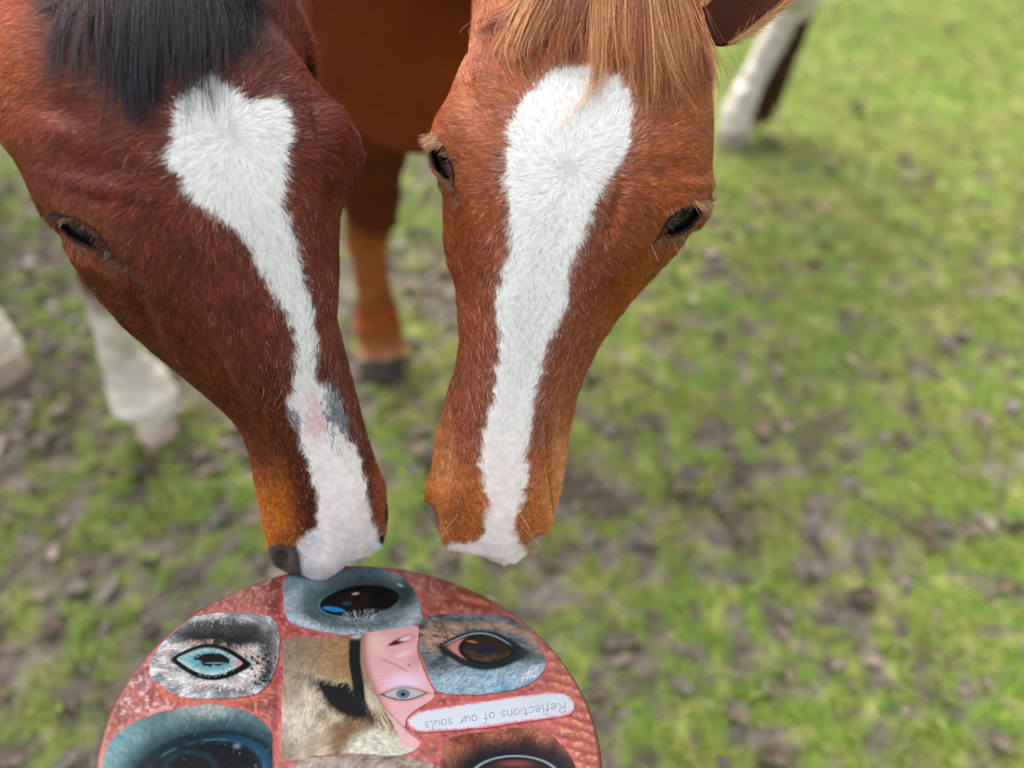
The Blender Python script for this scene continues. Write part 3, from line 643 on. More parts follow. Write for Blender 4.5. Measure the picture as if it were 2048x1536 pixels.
HORSE_R = dict(
    name='chestnut_horse', root=(fR[0] + .3, fR[1] + .2, 0), label='light chestnut horse facing the camera with a long straight white blaze and blond forelock',
    # py, px, depth, head depth (m), section, tilt of the cross axis, yaw
    mid=[(-150, 1216, .645, .17, .2, 11, 0), (-60, 1200, .615, .19, 0, 11, 0), (60, 1180, .595, .20, 0, 11, 0), (200, 1160, .587, .21, 0, 11, 0), (340, 1138, .587, .215, .1, 12, 0),
         (450, 1112, .592, .21, .4, 12, 0), (600, 1078, .607, .185, 1, 11, 0), (750, 1042, .630, .15, 1.2, 11, 0), (900, 1010, .655, .12, 1.6, 10, 0), (1000, 1000, .675, .105, 2, 10, 0),
         (1060, 999, .690, .085, 2, 10, 0), (1100, 1003, .704, .055, 2, 9, 0), (1120, 1008, .716, .03, 2, 8, 0), (1129, 1010, .730, .008, 2, 8, 0)],
    left=[(980, -260), (975, -120), (955, 0), (930, 60), (905, 130), (880, 200), (867, 250), (869, 285), (880, 330), (886, 380), (882, 440), (878, 500), (882, 560), (895, 620), (900, 680), (905, 740), (896, 800), (880, 850), (866, 900), (860, 950), (849, 972), (850, 1000), (860, 1030), (870, 1050), (877, 1065), (884, 1085), (893, 1097), (920, 1104), (960, 1112), (985, 1122), (1010, 1130)],
    right=[(1430, -260), (1425, -120), (1435, 0), (1448, 70), (1448, 130), (1443, 200), (1440, 250), (1437, 320), (1432, 370), (1424, 400), (1385, 445), (1368, 480), (1345, 520), (1318, 560), (1278, 620), (1232, 680), (1195, 740), (1165, 800), (1147, 850), (1135, 900), (1129, 950), (1120, 1000), (1107, 1030), (1104, 1045), (1098, 1062), (1080, 1085), (1055, 1108), (1035, 1124), (1010, 1130)],
    # neck and trunk: dorsal point, half width, depth, direction towards the belly
    body=[(.07, .80, 1.335, .085, .21, 0, .2, -1), (0, .97, 1.38, .09, .30, 0, .1, -1), (-.10, 1.16, 1.38, .13, .46, 0, 0, -1), (-.15, 1.36, 1.33, .21, .58, 0, 0, -1), (-.02, 1.58, 1.29, .245, .60, 0, 0, -1),
          (.20, 1.83, 1.27, .26, .60, 0, 0, -1), (.45, 2.12, 1.27, .26, .57, 0, 0, -1), (.68, 2.40, 1.30, .25, .52, 0, 0, -1), (.86, 2.62, 1.24, .20, .45, -.2, -.25, -1), (.95, 2.74, 1.12, .13, .28, -.5, -.5, -1), (.98, 2.78, 1.02, .04, .10, -.5, -.5, -1)],
    limbs=[([up(fR, 0, .01, .05), up(fR, .0, .02, .13), up(fR, .0, .03, .25), up(fR, 0, .03, .38), up(fR, .02, .03, .47), up(fR, .04, 0, .6), up(fR, .08, -.02, .78), up(fR, .12, -.02, .95)],
            [.060, .056, .043, .047, .064, .074, .095, .1], [PT, LB, LB, LB, LD, LD, LD, LD], 1.0),
           ([up(f2, 0, .01, .05), up(f2, .0, .02, .13), up(f2, .0, .03, .25), up(f2, 0, .03, .38), up(f2, 0, .03, .47), up(f2, -.02, 0, .6), up(f2, -.04, -.02, .78), up(f2, -.06, 0, .95)],
            [.060, .056, .043, .047, .064, .074, .095, .1], [PT, LB, LB, LB, LD, LD, LD, LD], 1.0),
           ([up(hR, 0, 0, .05), up(hR, .01, .02, .13), up(hR, .06, .05, .26), up(hR, .12, .08, .42), up(hR, .14, .08, .50), up(hR, .10, .02, .66), up(hR, .0, -.06, .86), up(hR, -.1, -.1, 1.0)],
            [.054, .052, .044, .056, .078, .10, .14, .18], [WHL] * 6 + [LB, LB], 1.0),
           ([up(h2, 0, 0, .05), up(h2, .0, .02, .13), up(h2, .02, .05, .26), up(h2, .02, .10, .42), up(h2, .02, .11, .50), up(h2, .02, .08, .66), up(h2, .02, .06, .86), up(h2, .0, .06, 1.0)],
            [.048, .046, .036, .042, .056, .07, .11, .16], [WHL] * 4 + [LB] * 4, 1.0)],
    hooves=[('hoof', fR, .058, .07, lin(74, 66, 60)), ('hoof', f2, .058, .07, lin(74, 66, 60)), ('hoof', hR, .055, .065, lin(150, 136, 120)), ('hoof', h2, .055, .065, lin(120, 108, 96))],
    relief=right_relief, skin=right_skin, fur=right_fur, flow=right_flow, slide=lambda q: 0, ears=right_ears, extra=right_extra,
    eyes=EYE_R, n_fur=340000, fur_rings=6)
right_root, hitR, bvR = make_horse(HORSE_R)

# ================================================================= bay horse with a broken star and strip (left head)
BLAZE_L = [(395, 168), (415, 150), (440, 165), (470, 185), (500, 196), (520, 196), (545, 178), (560, 195), (580, 225), (586, 265), (576, 300), (574, 340), (572, 380), (568, 410), (585, 440), (592, 470), (600, 530), (620, 580), (632, 620), (636, 660), (640, 700), (640, 750), (662, 768), (682, 800), (692, 830), (697, 860), (712, 880), (722, 920), (732, 960), (740, 1010), (746, 1035), (764, 1068), (800, 1072), (800, 1200), (612, 1200), (606, 1140), (592, 1100), (602, 1076), (632, 1050), (636, 1010), (625, 960), (610, 915), (590, 870), (576, 830), (570, 790), (582, 750), (585, 700), (580, 660), (560, 610), (530, 565), (505, 520), (480, 470), (440, 440), (400, 410), (370, 380), (350, 340), (325, 310), (350, 290), (348, 250), (352, 210), (365, 190)]
NOSTRIL_L = [(536, 1088), (560, 1086), (590, 1092), (598, 1110), (606, 1150), (560, 1150), (538, 1120)]
WL = np.array([462., 272.])
def left_flow(q):
    def ex(q):
        far = sst(100, 450, np.hypot(*(q - WL).T)); lf = sst(420, 150, q[:, 0]) * sst(560, 300, q[:, 1])
        return np.c_[0 * far, .9 * far * sst(250, 560, q[:, 1]) + .55 * lf]
    return flow_whorl(WL, q, ex)
EYE_L = [(163, 464, 58, 16, 32)]
def left_relief(q):
    h = 0
    for (cx, cy, a, b, an) in EYE_L:
        e = almond(q, cx, cy, a, b, an); h = h + .0024 * np.exp(-((e - 1.22) / .2) ** 2) - .0016 * np.exp(-((e - 1.75) / .2) ** 2)
    h = h + .005 * np.exp(-ell(q, 165, 405, 75, 24, 20) ** 2) - .003 * np.exp(-ell(q, 200, 330, 90, 26, 8) ** 2) + .0018 * np.exp(-ell(q, 185, 362, 80, 10, 14) ** 2)
    h = h - .004 * np.exp(-ell(q, 120, 215, 60, 34, 10) ** 2) + .002 * np.exp(-ell(q, 110, 255, 60, 18, 25) ** 2)
    h = h - .005 * np.exp(-ell(q, 330, 520, 34, 130, -24) ** 2) + .0035 * np.exp(-ell(q, 330, 640, 16, 120, -22) ** 2) - .004 * np.exp(-ell(q, 285, 620, 18, 80, -20) ** 2)
    h = h + .004 * np.exp(-ell(q, 470, 700, 22, 130, -28) ** 2) - .004 * np.exp(-ell(q, 440, 740, 16, 120, -30) ** 2)
    h = h - .004 * np.exp(-ell(q, 630, 1050, 20, 60, -8) ** 2) + .002 * np.exp(-ell(q, 560, 1060, 30, 26) ** 2)
    h = h - .007 * np.exp(-ell(q, 562, 1118, 16, 20, -10) ** 2) - .005 * np.exp(-ell(q, 598, 1120, 5, 26, -28) ** 2)
    h = h - .005 * np.exp(-ell(q, 768, 1078, 10, 12) ** 2) + .003 * np.exp(-ell(q, 650, 1125, 26, 22, 0) ** 2)
    h = h + .006 * np.exp(-ell(q, 665, 235, 26, 60, -10) ** 2) - .004 * np.exp(-ell(q, 625, 250, 18, 60, -8) ** 2)
    return h
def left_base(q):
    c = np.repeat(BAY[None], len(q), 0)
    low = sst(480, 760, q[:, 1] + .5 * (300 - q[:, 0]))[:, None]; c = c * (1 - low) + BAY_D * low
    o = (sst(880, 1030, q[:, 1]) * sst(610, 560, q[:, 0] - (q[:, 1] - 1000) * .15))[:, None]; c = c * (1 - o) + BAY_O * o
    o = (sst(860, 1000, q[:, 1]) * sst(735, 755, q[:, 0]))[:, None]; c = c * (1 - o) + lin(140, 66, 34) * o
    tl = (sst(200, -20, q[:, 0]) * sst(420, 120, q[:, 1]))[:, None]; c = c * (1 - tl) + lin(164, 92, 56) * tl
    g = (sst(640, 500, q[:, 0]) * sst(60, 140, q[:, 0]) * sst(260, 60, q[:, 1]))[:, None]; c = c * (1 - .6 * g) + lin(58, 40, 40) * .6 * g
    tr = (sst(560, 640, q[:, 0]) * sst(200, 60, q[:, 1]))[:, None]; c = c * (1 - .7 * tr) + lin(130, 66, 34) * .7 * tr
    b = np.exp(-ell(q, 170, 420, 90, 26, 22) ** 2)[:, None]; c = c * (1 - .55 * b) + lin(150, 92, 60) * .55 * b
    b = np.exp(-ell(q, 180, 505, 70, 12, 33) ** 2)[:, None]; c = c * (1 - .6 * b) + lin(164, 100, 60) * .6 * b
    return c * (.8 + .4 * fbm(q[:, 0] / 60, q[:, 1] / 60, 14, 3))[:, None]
def left_patches(q, c, soft=0.0):
    j = (RNG.random(len(q)) - .5) * soft + (fbm(q[:, 0] / 13, q[:, 1] / 13, 5, 4) - .5) * 1.7
    g = ell(q, 672, 815, 25, 58, -14) + j; c = np.where((g < 1)[:, None], lin(120, 122, 130) * (.7 + .7 * fbm(q[:, 0] / 6, q[:, 1] / 6, 15, 3))[:, None], c)
    p = ell(q, 628, 835, 23, 48, -8) + j; c = np.where(((p < 1) & (g >= 1))[:, None], PINK, c)
    s = ell(q, 588, 832, 10, 26, -20) + j; c = np.where((s < .8)[:, None], lin(150, 146, 150), c)
    return c, g, p
def left_skin(q, V, isbody):
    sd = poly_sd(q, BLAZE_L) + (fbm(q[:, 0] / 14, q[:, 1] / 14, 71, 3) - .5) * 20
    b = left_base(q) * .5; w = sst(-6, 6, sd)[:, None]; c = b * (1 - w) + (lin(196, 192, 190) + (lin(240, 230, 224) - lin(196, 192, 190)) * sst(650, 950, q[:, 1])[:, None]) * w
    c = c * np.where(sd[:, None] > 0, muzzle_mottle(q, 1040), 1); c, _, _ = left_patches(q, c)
    c, m = eye_dark(q, c, EYE_L)
    ns = sst(-3, 4, poly_sd(q, NOSTRIL_L))[:, None]; c = c * (1 - ns) + lin(84, 76, 74) * ns
    ns = sst(1.3, .7, ell(q, 562, 1118, 15, 18))[:, None]; c = c * (1 - ns * .6) + lin(40, 36, 36) * ns * .6
    ns = sst(1.4, .8, np.minimum(ell(q, 768, 1078, 9, 11), ell(q, 776, 1015, 6, 40)))[:, None]; c = c * (1 - ns) + lin(24, 22, 22) * ns
    bb = (lin(100, 46, 26) * (.75 + .5 * fbm(V[:, 0] * 9, V[:, 2] * 9, 3, 3))[:, None])
    return np.where(isbody[:, None], bb, c)
def left_fur(q, P0):
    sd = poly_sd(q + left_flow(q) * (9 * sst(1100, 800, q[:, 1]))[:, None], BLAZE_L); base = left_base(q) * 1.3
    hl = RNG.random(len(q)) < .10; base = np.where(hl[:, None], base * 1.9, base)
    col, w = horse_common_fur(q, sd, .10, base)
    col = col * np.where(sd[:, None] > 0, muzzle_mottle(q, 1040), 1)
    n = len(q); L = .0085 + .005 * RNG.random(n); L = L * (1 - .6 * sst(640, 1060, q[:, 1])) * (1 + .35 * sst(180, -20, q[:, 1]))
    keep = np.ones(n, bool); c2, g, p = left_patches(q, col, .9); col = np.where((RNG.random(n) < .62)[:, None], c2, col)
    keep &= ~((np.minimum(g, p) < .9) & (RNG.random(n) < .5)); L = np.where(np.minimum(g, p) < .9, L * .35, L)
    for (cx, cy, a, b, an) in EYE_L:
        e = almond(q, cx, cy, a, b, an); keep &= e > 1.06; L = np.where(e < 1.7, L * .4, L)
        col = np.where((e < 1.3)[:, None], lin(56, 46, 44), col)
    tear = ell(q, 246, 520, 38, 11, 42); col = np.where(((tear < 1.1) & (RNG.random(n) < .4))[:, None], lin(112, 106, 104) * (.5 + RNG.random((n, 1))), col)
    s = poly_sd(q, NOSTRIL_L); keep &= ~((s > 0) & (RNG.random(n) < .6)); col = np.where((s > -2)[:, None], lin(78, 70, 70), col); L = np.where(s > -2, L * .4, L)
    keep &= ~(np.minimum(ell(q, 768, 1078, 9, 11), ell(q, 776, 1015, 5, 36)) < 1)
    L = np.where(q[:, 1] > 1075, L * .9, L)
    return col, L, np.full(n, .000115) * (1 + .4 * RNG.random(n)), keep, .20 + .12 * RNG.random(n)
def left_ears(hit):
    for b, a in ((unproj(70, -330, .66), cu * .9 - cr * .5), (unproj(640, -330, .70), cu * .95 + cr * .2)):
        V, C, Fe, _ = make_ear(b, a, .028, -cf, .15, lin(96, 48, 28), lin(50, 28, 20)); yield V, C, Fe
def left_extra(root, hit, off, H):
    K1, K2, K3 = lin(14, 13, 18), lin(54, 53, 60), lin(96, 56, 44)
    G = []
    rg = np.random.default_rng(8)
    for k in range(64):
        f = (k + rg.random()) / 64; x1 = 118 + 400 * f + rg.normal(0, 10)
        y1 = np.interp(f, [0, .15, .3, .45, .55, .68, .8, 1], [120, 165, 195, 225, 185, 140, 135, 95]) + rg.normal(0, 48)
        x0 = 330 + 210 * (f - .55) + rg.normal(0, 14); kk = (K1, K2) if (f > .3 or k % 3 == 0) else (K3, K2)
        G.append(([(x0, -180), (x0 + (x1 - x0) * .45, -70), (x0 + (x1 - x0) * .75, 10), (x1 + rg.normal(0, 7), y1 * .6), (x1, y1)], 10 + 8 * rg.random(), 7 + 9 * rg.random(), .006 + .008 * rg.random(), .4 + rg.random() * (1.2 if .3 < f < .8 else .5), *kk))
    P, C = lock_strands(hit, G, 2700, k=16, seed=9, wild=.35)
    strands_mesh('forelock', P + off, np.array([.00019] * 13 + [.00016, .00012, .00005]), M_LONG, root, C)
    P = []
    for (x0, y0, x1, y1, ex, ey, n, ln) in ((112, 436, 150, 436, -10, 20, 26, .006), (150, 436, 200, 470, -2, 12, 18, .004)):
        for a in range(n):
            f = rg.random(); p, no = hit(x0 + (x1 - x0) * f, y0 + (y1 - y0) * f); d = nrm(cr * (ex + rg.normal(0, 5)) - cu * (ey + rg.normal(0, 4)) - cf * 5); s = np.linspace(0, 1, 6)[:, None]
            P.append(p + d * ln * (.6 + .6 * rg.random()) * s + no * .003 * s)
    strands_mesh('eyelashes', np.array(P) + off, np.array([.0003, .0003, .00026, .0002, .00014, .00005]), M_LONG, H['_eyes'][0], np.repeat(lin(150, 120, 96)[None], len(P), 0))
    P, C = tail_strands((-2.02, 2.62, 1.10), (-2.06, 2.66, .3), .055, 300, lin(30, 26, 26)); strands_mesh('tail', P + off, np.full(12, .0035), M_LONG, root, C)
lR = g3(318, 862); l2 = g3(12, 742); k1 = np.array([-1.75, 2.30, 0.]); k2 = np.array([-2.10, 2.15, 0.])
WD = lin(240, 230, 214)
HORSE_L = dict(
    name='bay_horse', root=(lR[0] - .3, lR[1] + .2, 0), label='dark bay horse with a ragged white blaze and black forelock, lips touching the round board',
    mid=[(-150, 378, .640, .17, .2, -19, 15), (-60, 396, .600, .19, 0, -19, 15), (60, 418, .580, .20, 0, -19, 15), (170, 440, .572, .21, 0, -19, 15), (277, 468, .570, .215, .1, -19, 15), (400, 512, .575, .215, .3, -19, 15),
         (560, 566, .592, .20, .9, -18, 14), (700, 610, .612, .17, 1.1, -17, 12), (850, 650, .640, .13, 1.5, -16, 9), (950, 672, .658, .11, 1.9, -15, 7), (1030, 682, .674, .095, 2, -15, 5), (1080, 683, .688, .075, 2, -15, 4),
         (1115, 676, .700, .05, 2, -15, 3), (1140, 662, .710, .025, 2, -14, 2), (1158, 645, .720, .006, 2, -14, 0)],
    left=[(-160, -300), (-140, -150), (-120, 0), (-60, 150), (0, 240), (30, 300), (58, 370), (92, 420), (112, 445), (132, 500), (162, 560), (203, 630), (260, 700), (330, 768), (400, 832), (450, 872), (488, 905), (505, 940), (514, 990), (523, 1040), (531, 1080), (536, 1105), (546, 1130), (575, 1146), (606, 1150), (625, 1160), (641, 1163)],
    right=[(560, -300), (552, -150), (556, 0), (590, 50), (620, 100), (650, 140), (680, 180), (697, 220), (701, 260), (696, 310), (684, 350), (680, 420), (683, 500), (688, 560), (690, 620), (690, 680), (701, 730), (716, 790), (731, 850), (743, 900), (757, 940), (771, 970), (777, 1030), (773, 1068), (765, 1092), (740, 1112), (700, 1124), (672, 1146), (650, 1160), (641, 1163)],
    body=[(-.34, .80, 1.33, .085, .21, 0, .2, -1), (-.55, .96, 1.40, .09, .26, 0, .1, -1), (-.86, 1.16, 1.42, .11, .36, 0, 0, -1), (-1.12, 1.38, 1.38, .17, .46, 0, 0, -1), (-1.34, 1.62, 1.36, .22, .48, 0, 0, -1),
          (-1.55, 1.88, 1.35, .24, .48, 0, 0, -1), (-1.74, 2.13, 1.34, .24, .47, 0, 0, -1), (-1.88, 2.35, 1.34, .23, .46, 0, 0, -1), (-1.98, 2.52, 1.26, .18, .40, .2, -.25, -1), (-2.03, 2.60, 1.14, .1, .25, .4, -.5, -1), (-2.04, 2.63, 1.06, .03, .08, .4, -.5, -1)],
    limbs=[([up(lR, 0, .01, .04), up(lR, -.01, .02, .11), up(lR, -.02, .02, .22), up(lR, 0, .02, .36), up(lR, 0.03, .02, .46), up(lR, .08, .02, .6), up(lR, .14, .0, .78), up(lR, .08, 0, .98)],
            [.046, .076, .046, .040, .050, .058, .08, .1], [WD * .95, WD, WD * .8, WD * .75, LD, LD, LD, LD], 1.0),
           ([up(l2, 0, .01, .04), up(l2, -.01, .02, .13), up(l2, -.02, .03, .25), up(l2, -.02, .03, .38), up(l2, -.02, .03, .47), up(l2, 0, 0, .6), up(l2, .04, -.02, .78), up(l2, .08, 0, .95)],
            [.052, .058, .040, .040, .052, .062, .085, .1], [WD, WD, WD * .9, LB, LD, LD, LD, LD], 1.0),
           ([up(k1, 0, 0, .05), up(k1, .0, .02, .13), up(k1, .0, .05, .26), up(k1, .0, .10, .42), up(k1, .0, .11, .50), up(k1, .0, .06, .66), up(k1, .0, .02, .86), up(k1, -.06, .06, 1.0)],
            [.048, .046, .036, .042, .056, .07, .11, .16], [WD] * 4 + [LB] * 4, 1.0),
           ([up(k2, 0, 0, .05), up(k2, .0, .02, .13), up(k2, .0, .05, .26), up(k2, .0, .10, .42), up(k2, .0, .11, .50), up(k2, .0, .08, .66), up(k2, .04, .06, .86), up(k2, .1, .1, 1.0)],
            [.048, .046, .036, .042, .056, .07, .11, .16], [WD] * 4 + [LB] * 4, 1.0)],
    hooves=[('hoof', lR, .042, .045, lin(206, 184, 164)), ('hoof', l2, .056, .06, lin(180, 160, 140)), ('hoof', k1, .055, .065, lin(120, 108, 96)), ('hoof', k2, .055, .065, lin(120, 108, 96))],
    relief=left_relief, skin=left_skin, fur=left_fur, flow=left_flow, slide=lambda q: 0, ears=left_ears, extra=left_extra,
    eyes=EYE_L, n_fur=340000, fur_rings=16)
left_root, hitL, bvL = make_horse(HORSE_L)
#DISC#
# ================================================================= round collage board held out to the horses
DC = CAM + np.array([-0.10837258, -0.25323129, 0.59533325]) @ np.array([cr, cu, cf]); DN = np.array([0.18156787, 0.88097672, -0.43693607]) @ np.array([cr, cu, cf]); DR = .1809
DX = nrm(cr - DN * (cr @ DN)); DY = np.cross(DN, DX)
def on_disc(px, py, h=0.0):
    """points of the board's plane seen at these pixels (used to read the traced shapes of the pasted pictures)"""
    v = cf + ((np.asarray(px, float) - 1024) / FPX)[..., None] * cr + ((768 - np.asarray(py, float)) / FPX)[..., None] * cu
    t = ((DC - CAM) @ DN) / (v @ DN); return CAM + v * t[..., None] + DN * h
board = link(bpy.data.objects.new('collage_board', None)); board.location = DC - DN * .02; bpy.context.view_layer.update()
tag(board, 'round red painted board with pasted pictures of horse eyes, under the bay horse\'s lips', 'art board')
boff = -np.array(board.location)
M_PAINT = attr_mat('varnished paint', .38, .4, .14, 260, .4, 380, .15); M_PRINT = attr_mat('varnished print', .3, .14, 0, 1, .15, 300, .05)
M_PAPER = attr_mat('paper', .55, .4)
def mixc(a, b, t): return a + (np.asarray(b) - a) * np.clip(t, 0, 1)[:, None]
def streak(q, ang, ln, wd, s=0, o=2):
    a = np.radians(ang); c, sn = np.cos(a), np.sin(a); u = q[:, 0] * c + q[:, 1] * sn; v = -q[:, 0] * sn + q[:, 1] * c
    v = v + (fbm(q[:, 0] / 22, q[:, 1] / 22, s + 3, 2) - .5) * 9
    return fbm(u / ln, v / wd, s, o)
def radial(q, cx, cy, k, ln, s=0, sy=1.0):
    dx, dy = q[:, 0] - cx, (q[:, 1] - cy) * sy; r = np.hypot(dx, dy); th = np.arctan2(dy, dx) + (fbm(q[:, 0] / 25, q[:, 1] / 25, s + 9, 2) - .5) * .35
    return vn(th * k, r / ln, s) * .6 + vn(th * k * 2.3, r / ln * 1.5, s + 1) * .4
def furred(q, under, cfun, box, n, ln, con=.5, seed=1, wid=1):
    """paint UNDER on a raster covering BOX (x0, y0, x1, y1), comb it with N fine strokes along the direction field, and sample it at q"""
    x0, y0, x1, y1 = box; w, h = int(x1 - x0), int(y1 - y0); rg = np.random.default_rng(seed); k = 1; n = int(n * .8)
    gx_, gy_ = np.meshgrid(np.arange(w * k) / k + x0, np.arange(h * k) / k + y0); G = np.c_[gx_.ravel(), gy_.ravel()]
    img = under(G).reshape(h * k, w * k, 3); src = img.copy(); img = img * .72
    p = np.c_[rg.random(n) * w + x0, rg.random(n) * h + y0]; d = nrm(cfun(p)); a = rg.normal(0, .22, n) + (vn(p[:, 0] / 14, p[:, 1] / 14, seed) - .5) * .9
    d = np.c_[d[:, 0] * np.cos(a) - d[:, 1] * np.sin(a), d[:, 0] * np.sin(a) + d[:, 1] * np.cos(a)]
    ix = np.clip(((p - [x0, y0]) * k).astype(int), 0, [w * k - 1, h * k - 1]); tone = np.where(rg.random(n) < .5, 1 + con * rg.random(n), 1 - con * rg.random(n))
    col = src[ix[:, 1], ix[:, 0]] * tone[:, None]; L_ = ln * (.5 + rg.random(n)); bend = rg.normal(0, .25, n)
    for s_ in range(int(ln * 1.5 * k)):
        t = s_ / k; on = t < L_; u = p + d * t + np.c_[-d[:, 1], d[:, 0]] * (bend * t * t / ln)[:, None]
        i = ((u - [x0, y0]) * k).astype(int); ok = on & (i[:, 0] >= 0) & (i[:, 0] < w * k) & (i[:, 1] >= 0) & (i[:, 1] < h * k)
        img[i[ok, 1], i[ok, 0]] = img[i[ok, 1], i[ok, 0]] * .25 + col[ok] * .75
    f = (q - [x0, y0]) * k; i = np.clip(np.floor(f).astype(int), 0, [w * k - 2, h * k - 2]); fr = np.clip(f - i, 0, 1)
    g = lambda a, b: img[i[:, 1] + b, i[:, 0] + a]
    return (g(0, 0) * (1 - fr[:, :1]) + g(1, 0) * fr[:, :1]) * (1 - fr[:, 1:]) + (g(0, 1) * (1 - fr[:, :1]) + g(1, 1) * fr[:, :1]) * fr[:, 1:]
def box_of(k, m=6):
    o = np.array(CUTS[k]); return (o[:, 0].min() - m, o[:, 1].min() - m, o[:, 0].max() + m, o[:, 1].max() + m)
def flat(q, c): return np.repeat(np.asarray(c)[None], len(q), 0)
CUTS = dict(
 A=[(566, 1168), (574, 1156), (600, 1150), (640, 1148), (690, 1140), (730, 1133), (782, 1145), (815, 1165), (835, 1195), (843, 1225), (838, 1248), (780, 1258), (720, 1268), (680, 1270), (640, 1262), (592, 1250), (573, 1235), (567, 1200)],
 B=[(300, 1335), (312, 1308), (332, 1275), (360, 1246), (400, 1233), (460, 1226), (520, 1230), (546, 1240), (557, 1262), (559, 1300), (549, 1345), (531, 1375), (505, 1391), (450, 1397), (400, 1398), (350, 1390), (320, 1370), (302, 1355)],
 C=[(837, 1264), (846, 1241), (880, 1231), (950, 1230), (1010, 1233), (1042, 1250), (1066, 1272), (1080, 1300), (1091, 1325), (1082, 1350), (1052, 1372), (1000, 1385), (940, 1391), (882, 1385), (866, 1370), (853, 1340), (841, 1310), (837, 1285)],
 D=[(572, 1281), (640, 1277), (700, 1274), (722, 1268), (762, 1258), (835, 1254), (834, 1300), (850, 1350), (868, 1385), (862, 1402), (818, 1432), (812, 1462), (840, 1490), (800, 1512), (720, 1508), (640, 1512), (568, 1520), (563, 1440), (566, 1350)],
 E=[(815, 1445), (825, 1432), (850, 1423), (950, 1407), (1050, 1392), (1110, 1387), (1138, 1394), (1150, 1410), (1147, 1423), (1130, 1434), (1050, 1445), (960, 1457), (880, 1464), (842, 1466), (822, 1459)],
 F=[(206, 1560), (214, 1500), (240, 1465), (290, 1437), (350, 1419), (420, 1411), (480, 1420), (520, 1440), (541, 1465), (544, 1500), (540, 1600), (480, 1680), (380, 1690), (250, 1640)],
 G=[(884, 1500), (900, 1478), (960, 1466), (1040, 1457), (1085, 1462), (1130, 1500), (1152, 1550), (1130, 1620), (1000, 1660), (900, 1640), (878, 1580), (880, 1530)],
 H=[(590, 1524), (640, 1516), (720, 1512), (800, 1514), (850, 1524), (870, 1545), (868, 1680), (780, 1720), (620, 1690), (588, 1600)])
def smooth_poly(P, n):
    P = np.array(P, float); P = np.vstack([P[-2:], P, P[:3]]); T = np.arange(len(P)); t = np.linspace(2, len(P) - 3, n, endpoint=False)
    return catmull(T, P, t)
OUT = {k: smooth_poly(v, 160) for k, v in CUTS.items()}
def p_eyeA(q):
    def under(q):
        n = fbm(q[:, 0] / 40, q[:, 1] / 30, 3, 3); c = mixc(flat(q, lin(134, 162, 176)), lin(176, 198, 208), sst(.35, .7, n)); e = ell(q, 716, 1204, 82, 31, -7)
        c = mixc(c, lin(52, 70, 74), sst(1.75, 1.05, e) * .75); c = mixc(c, lin(46, 62, 62), sst(1.0, .3, ell(q, 804, 1188, 32, 44, 20)) * .9); c = mixc(c, lin(200, 216, 226), sst(1.1, .3, ell(q, 620, 1244, 60, 16, 12)) * .9)
        c = mixc(c, lin(206, 216, 222), sst(1.1, .4, ell(q, 812, 1232, 30, 16, -20)) * .8); c = mixc(c, lin(88, 112, 118), sst(1, .3, ell(q, 622, 1200, 20, 44, 20)) * .6); return mixc(c, lin(58, 72, 74), sst(1.0, .4, np.abs(ell(q, 722, 1206, 106, 46, -5) - 1) * 8) * sst(1215, 1235, q[:, 1]) * .8)
    c = furred(q, under, lambda p: (p - [650, 1206]) * [1, 1.6] + [-20, 0], box_of('A'), 9000, 12, .5, 1); e = ell(q, 716, 1204, 82, 31, -7)
    c = mixc(c, lin(8, 10, 14), sst(1.04, .98, e)); c = mixc(c, lin(52, 20, 22), sst(1.1, .4, ell(q, 712, 1200, 54, 20, -7)) * sst(.3, .7, fbm(q[:, 0] / 14, q[:, 1] / 9, 6, 3)))
    c = mixc(c, lin(30, 140, 206), sst(1, .75, ell(q, 668, 1220, 24, 5.5, 8) + .3 * (vn(q[:, 0] / 5, q[:, 1] / 3, 4) - .5))); c = mixc(c, lin(20, 84, 116), sst(1, .5, ell(q, 694, 1208, 12, 5, -6)) * .8); c = mixc(c, lin(90, 150, 160), sst(1, .3, np.abs(e - .97) * 22) * sst(700, 660, q[:, 0]) * .8)
    c = mixc(c, lin(234, 214, 186), sst(1, .6, ell(q, 711, 1189, 8, 3.0, -8) + .4 * (vn(q[:, 0] / 3, q[:, 1] / 2, 4) - .5))); c = mixc(c, lin(200, 214, 210), sst(1, .5, ell(q, 800, 1172, 9, 3.5, 25)) * .8)
    l = sst(.50, .72, radial(q, 722, 1262, 40, 30, 8)) * sst(1.0, .6, ell(q, 728, 1232, 66, 14, -4)); return mixc(c, lin(214, 222, 226), l * .95)
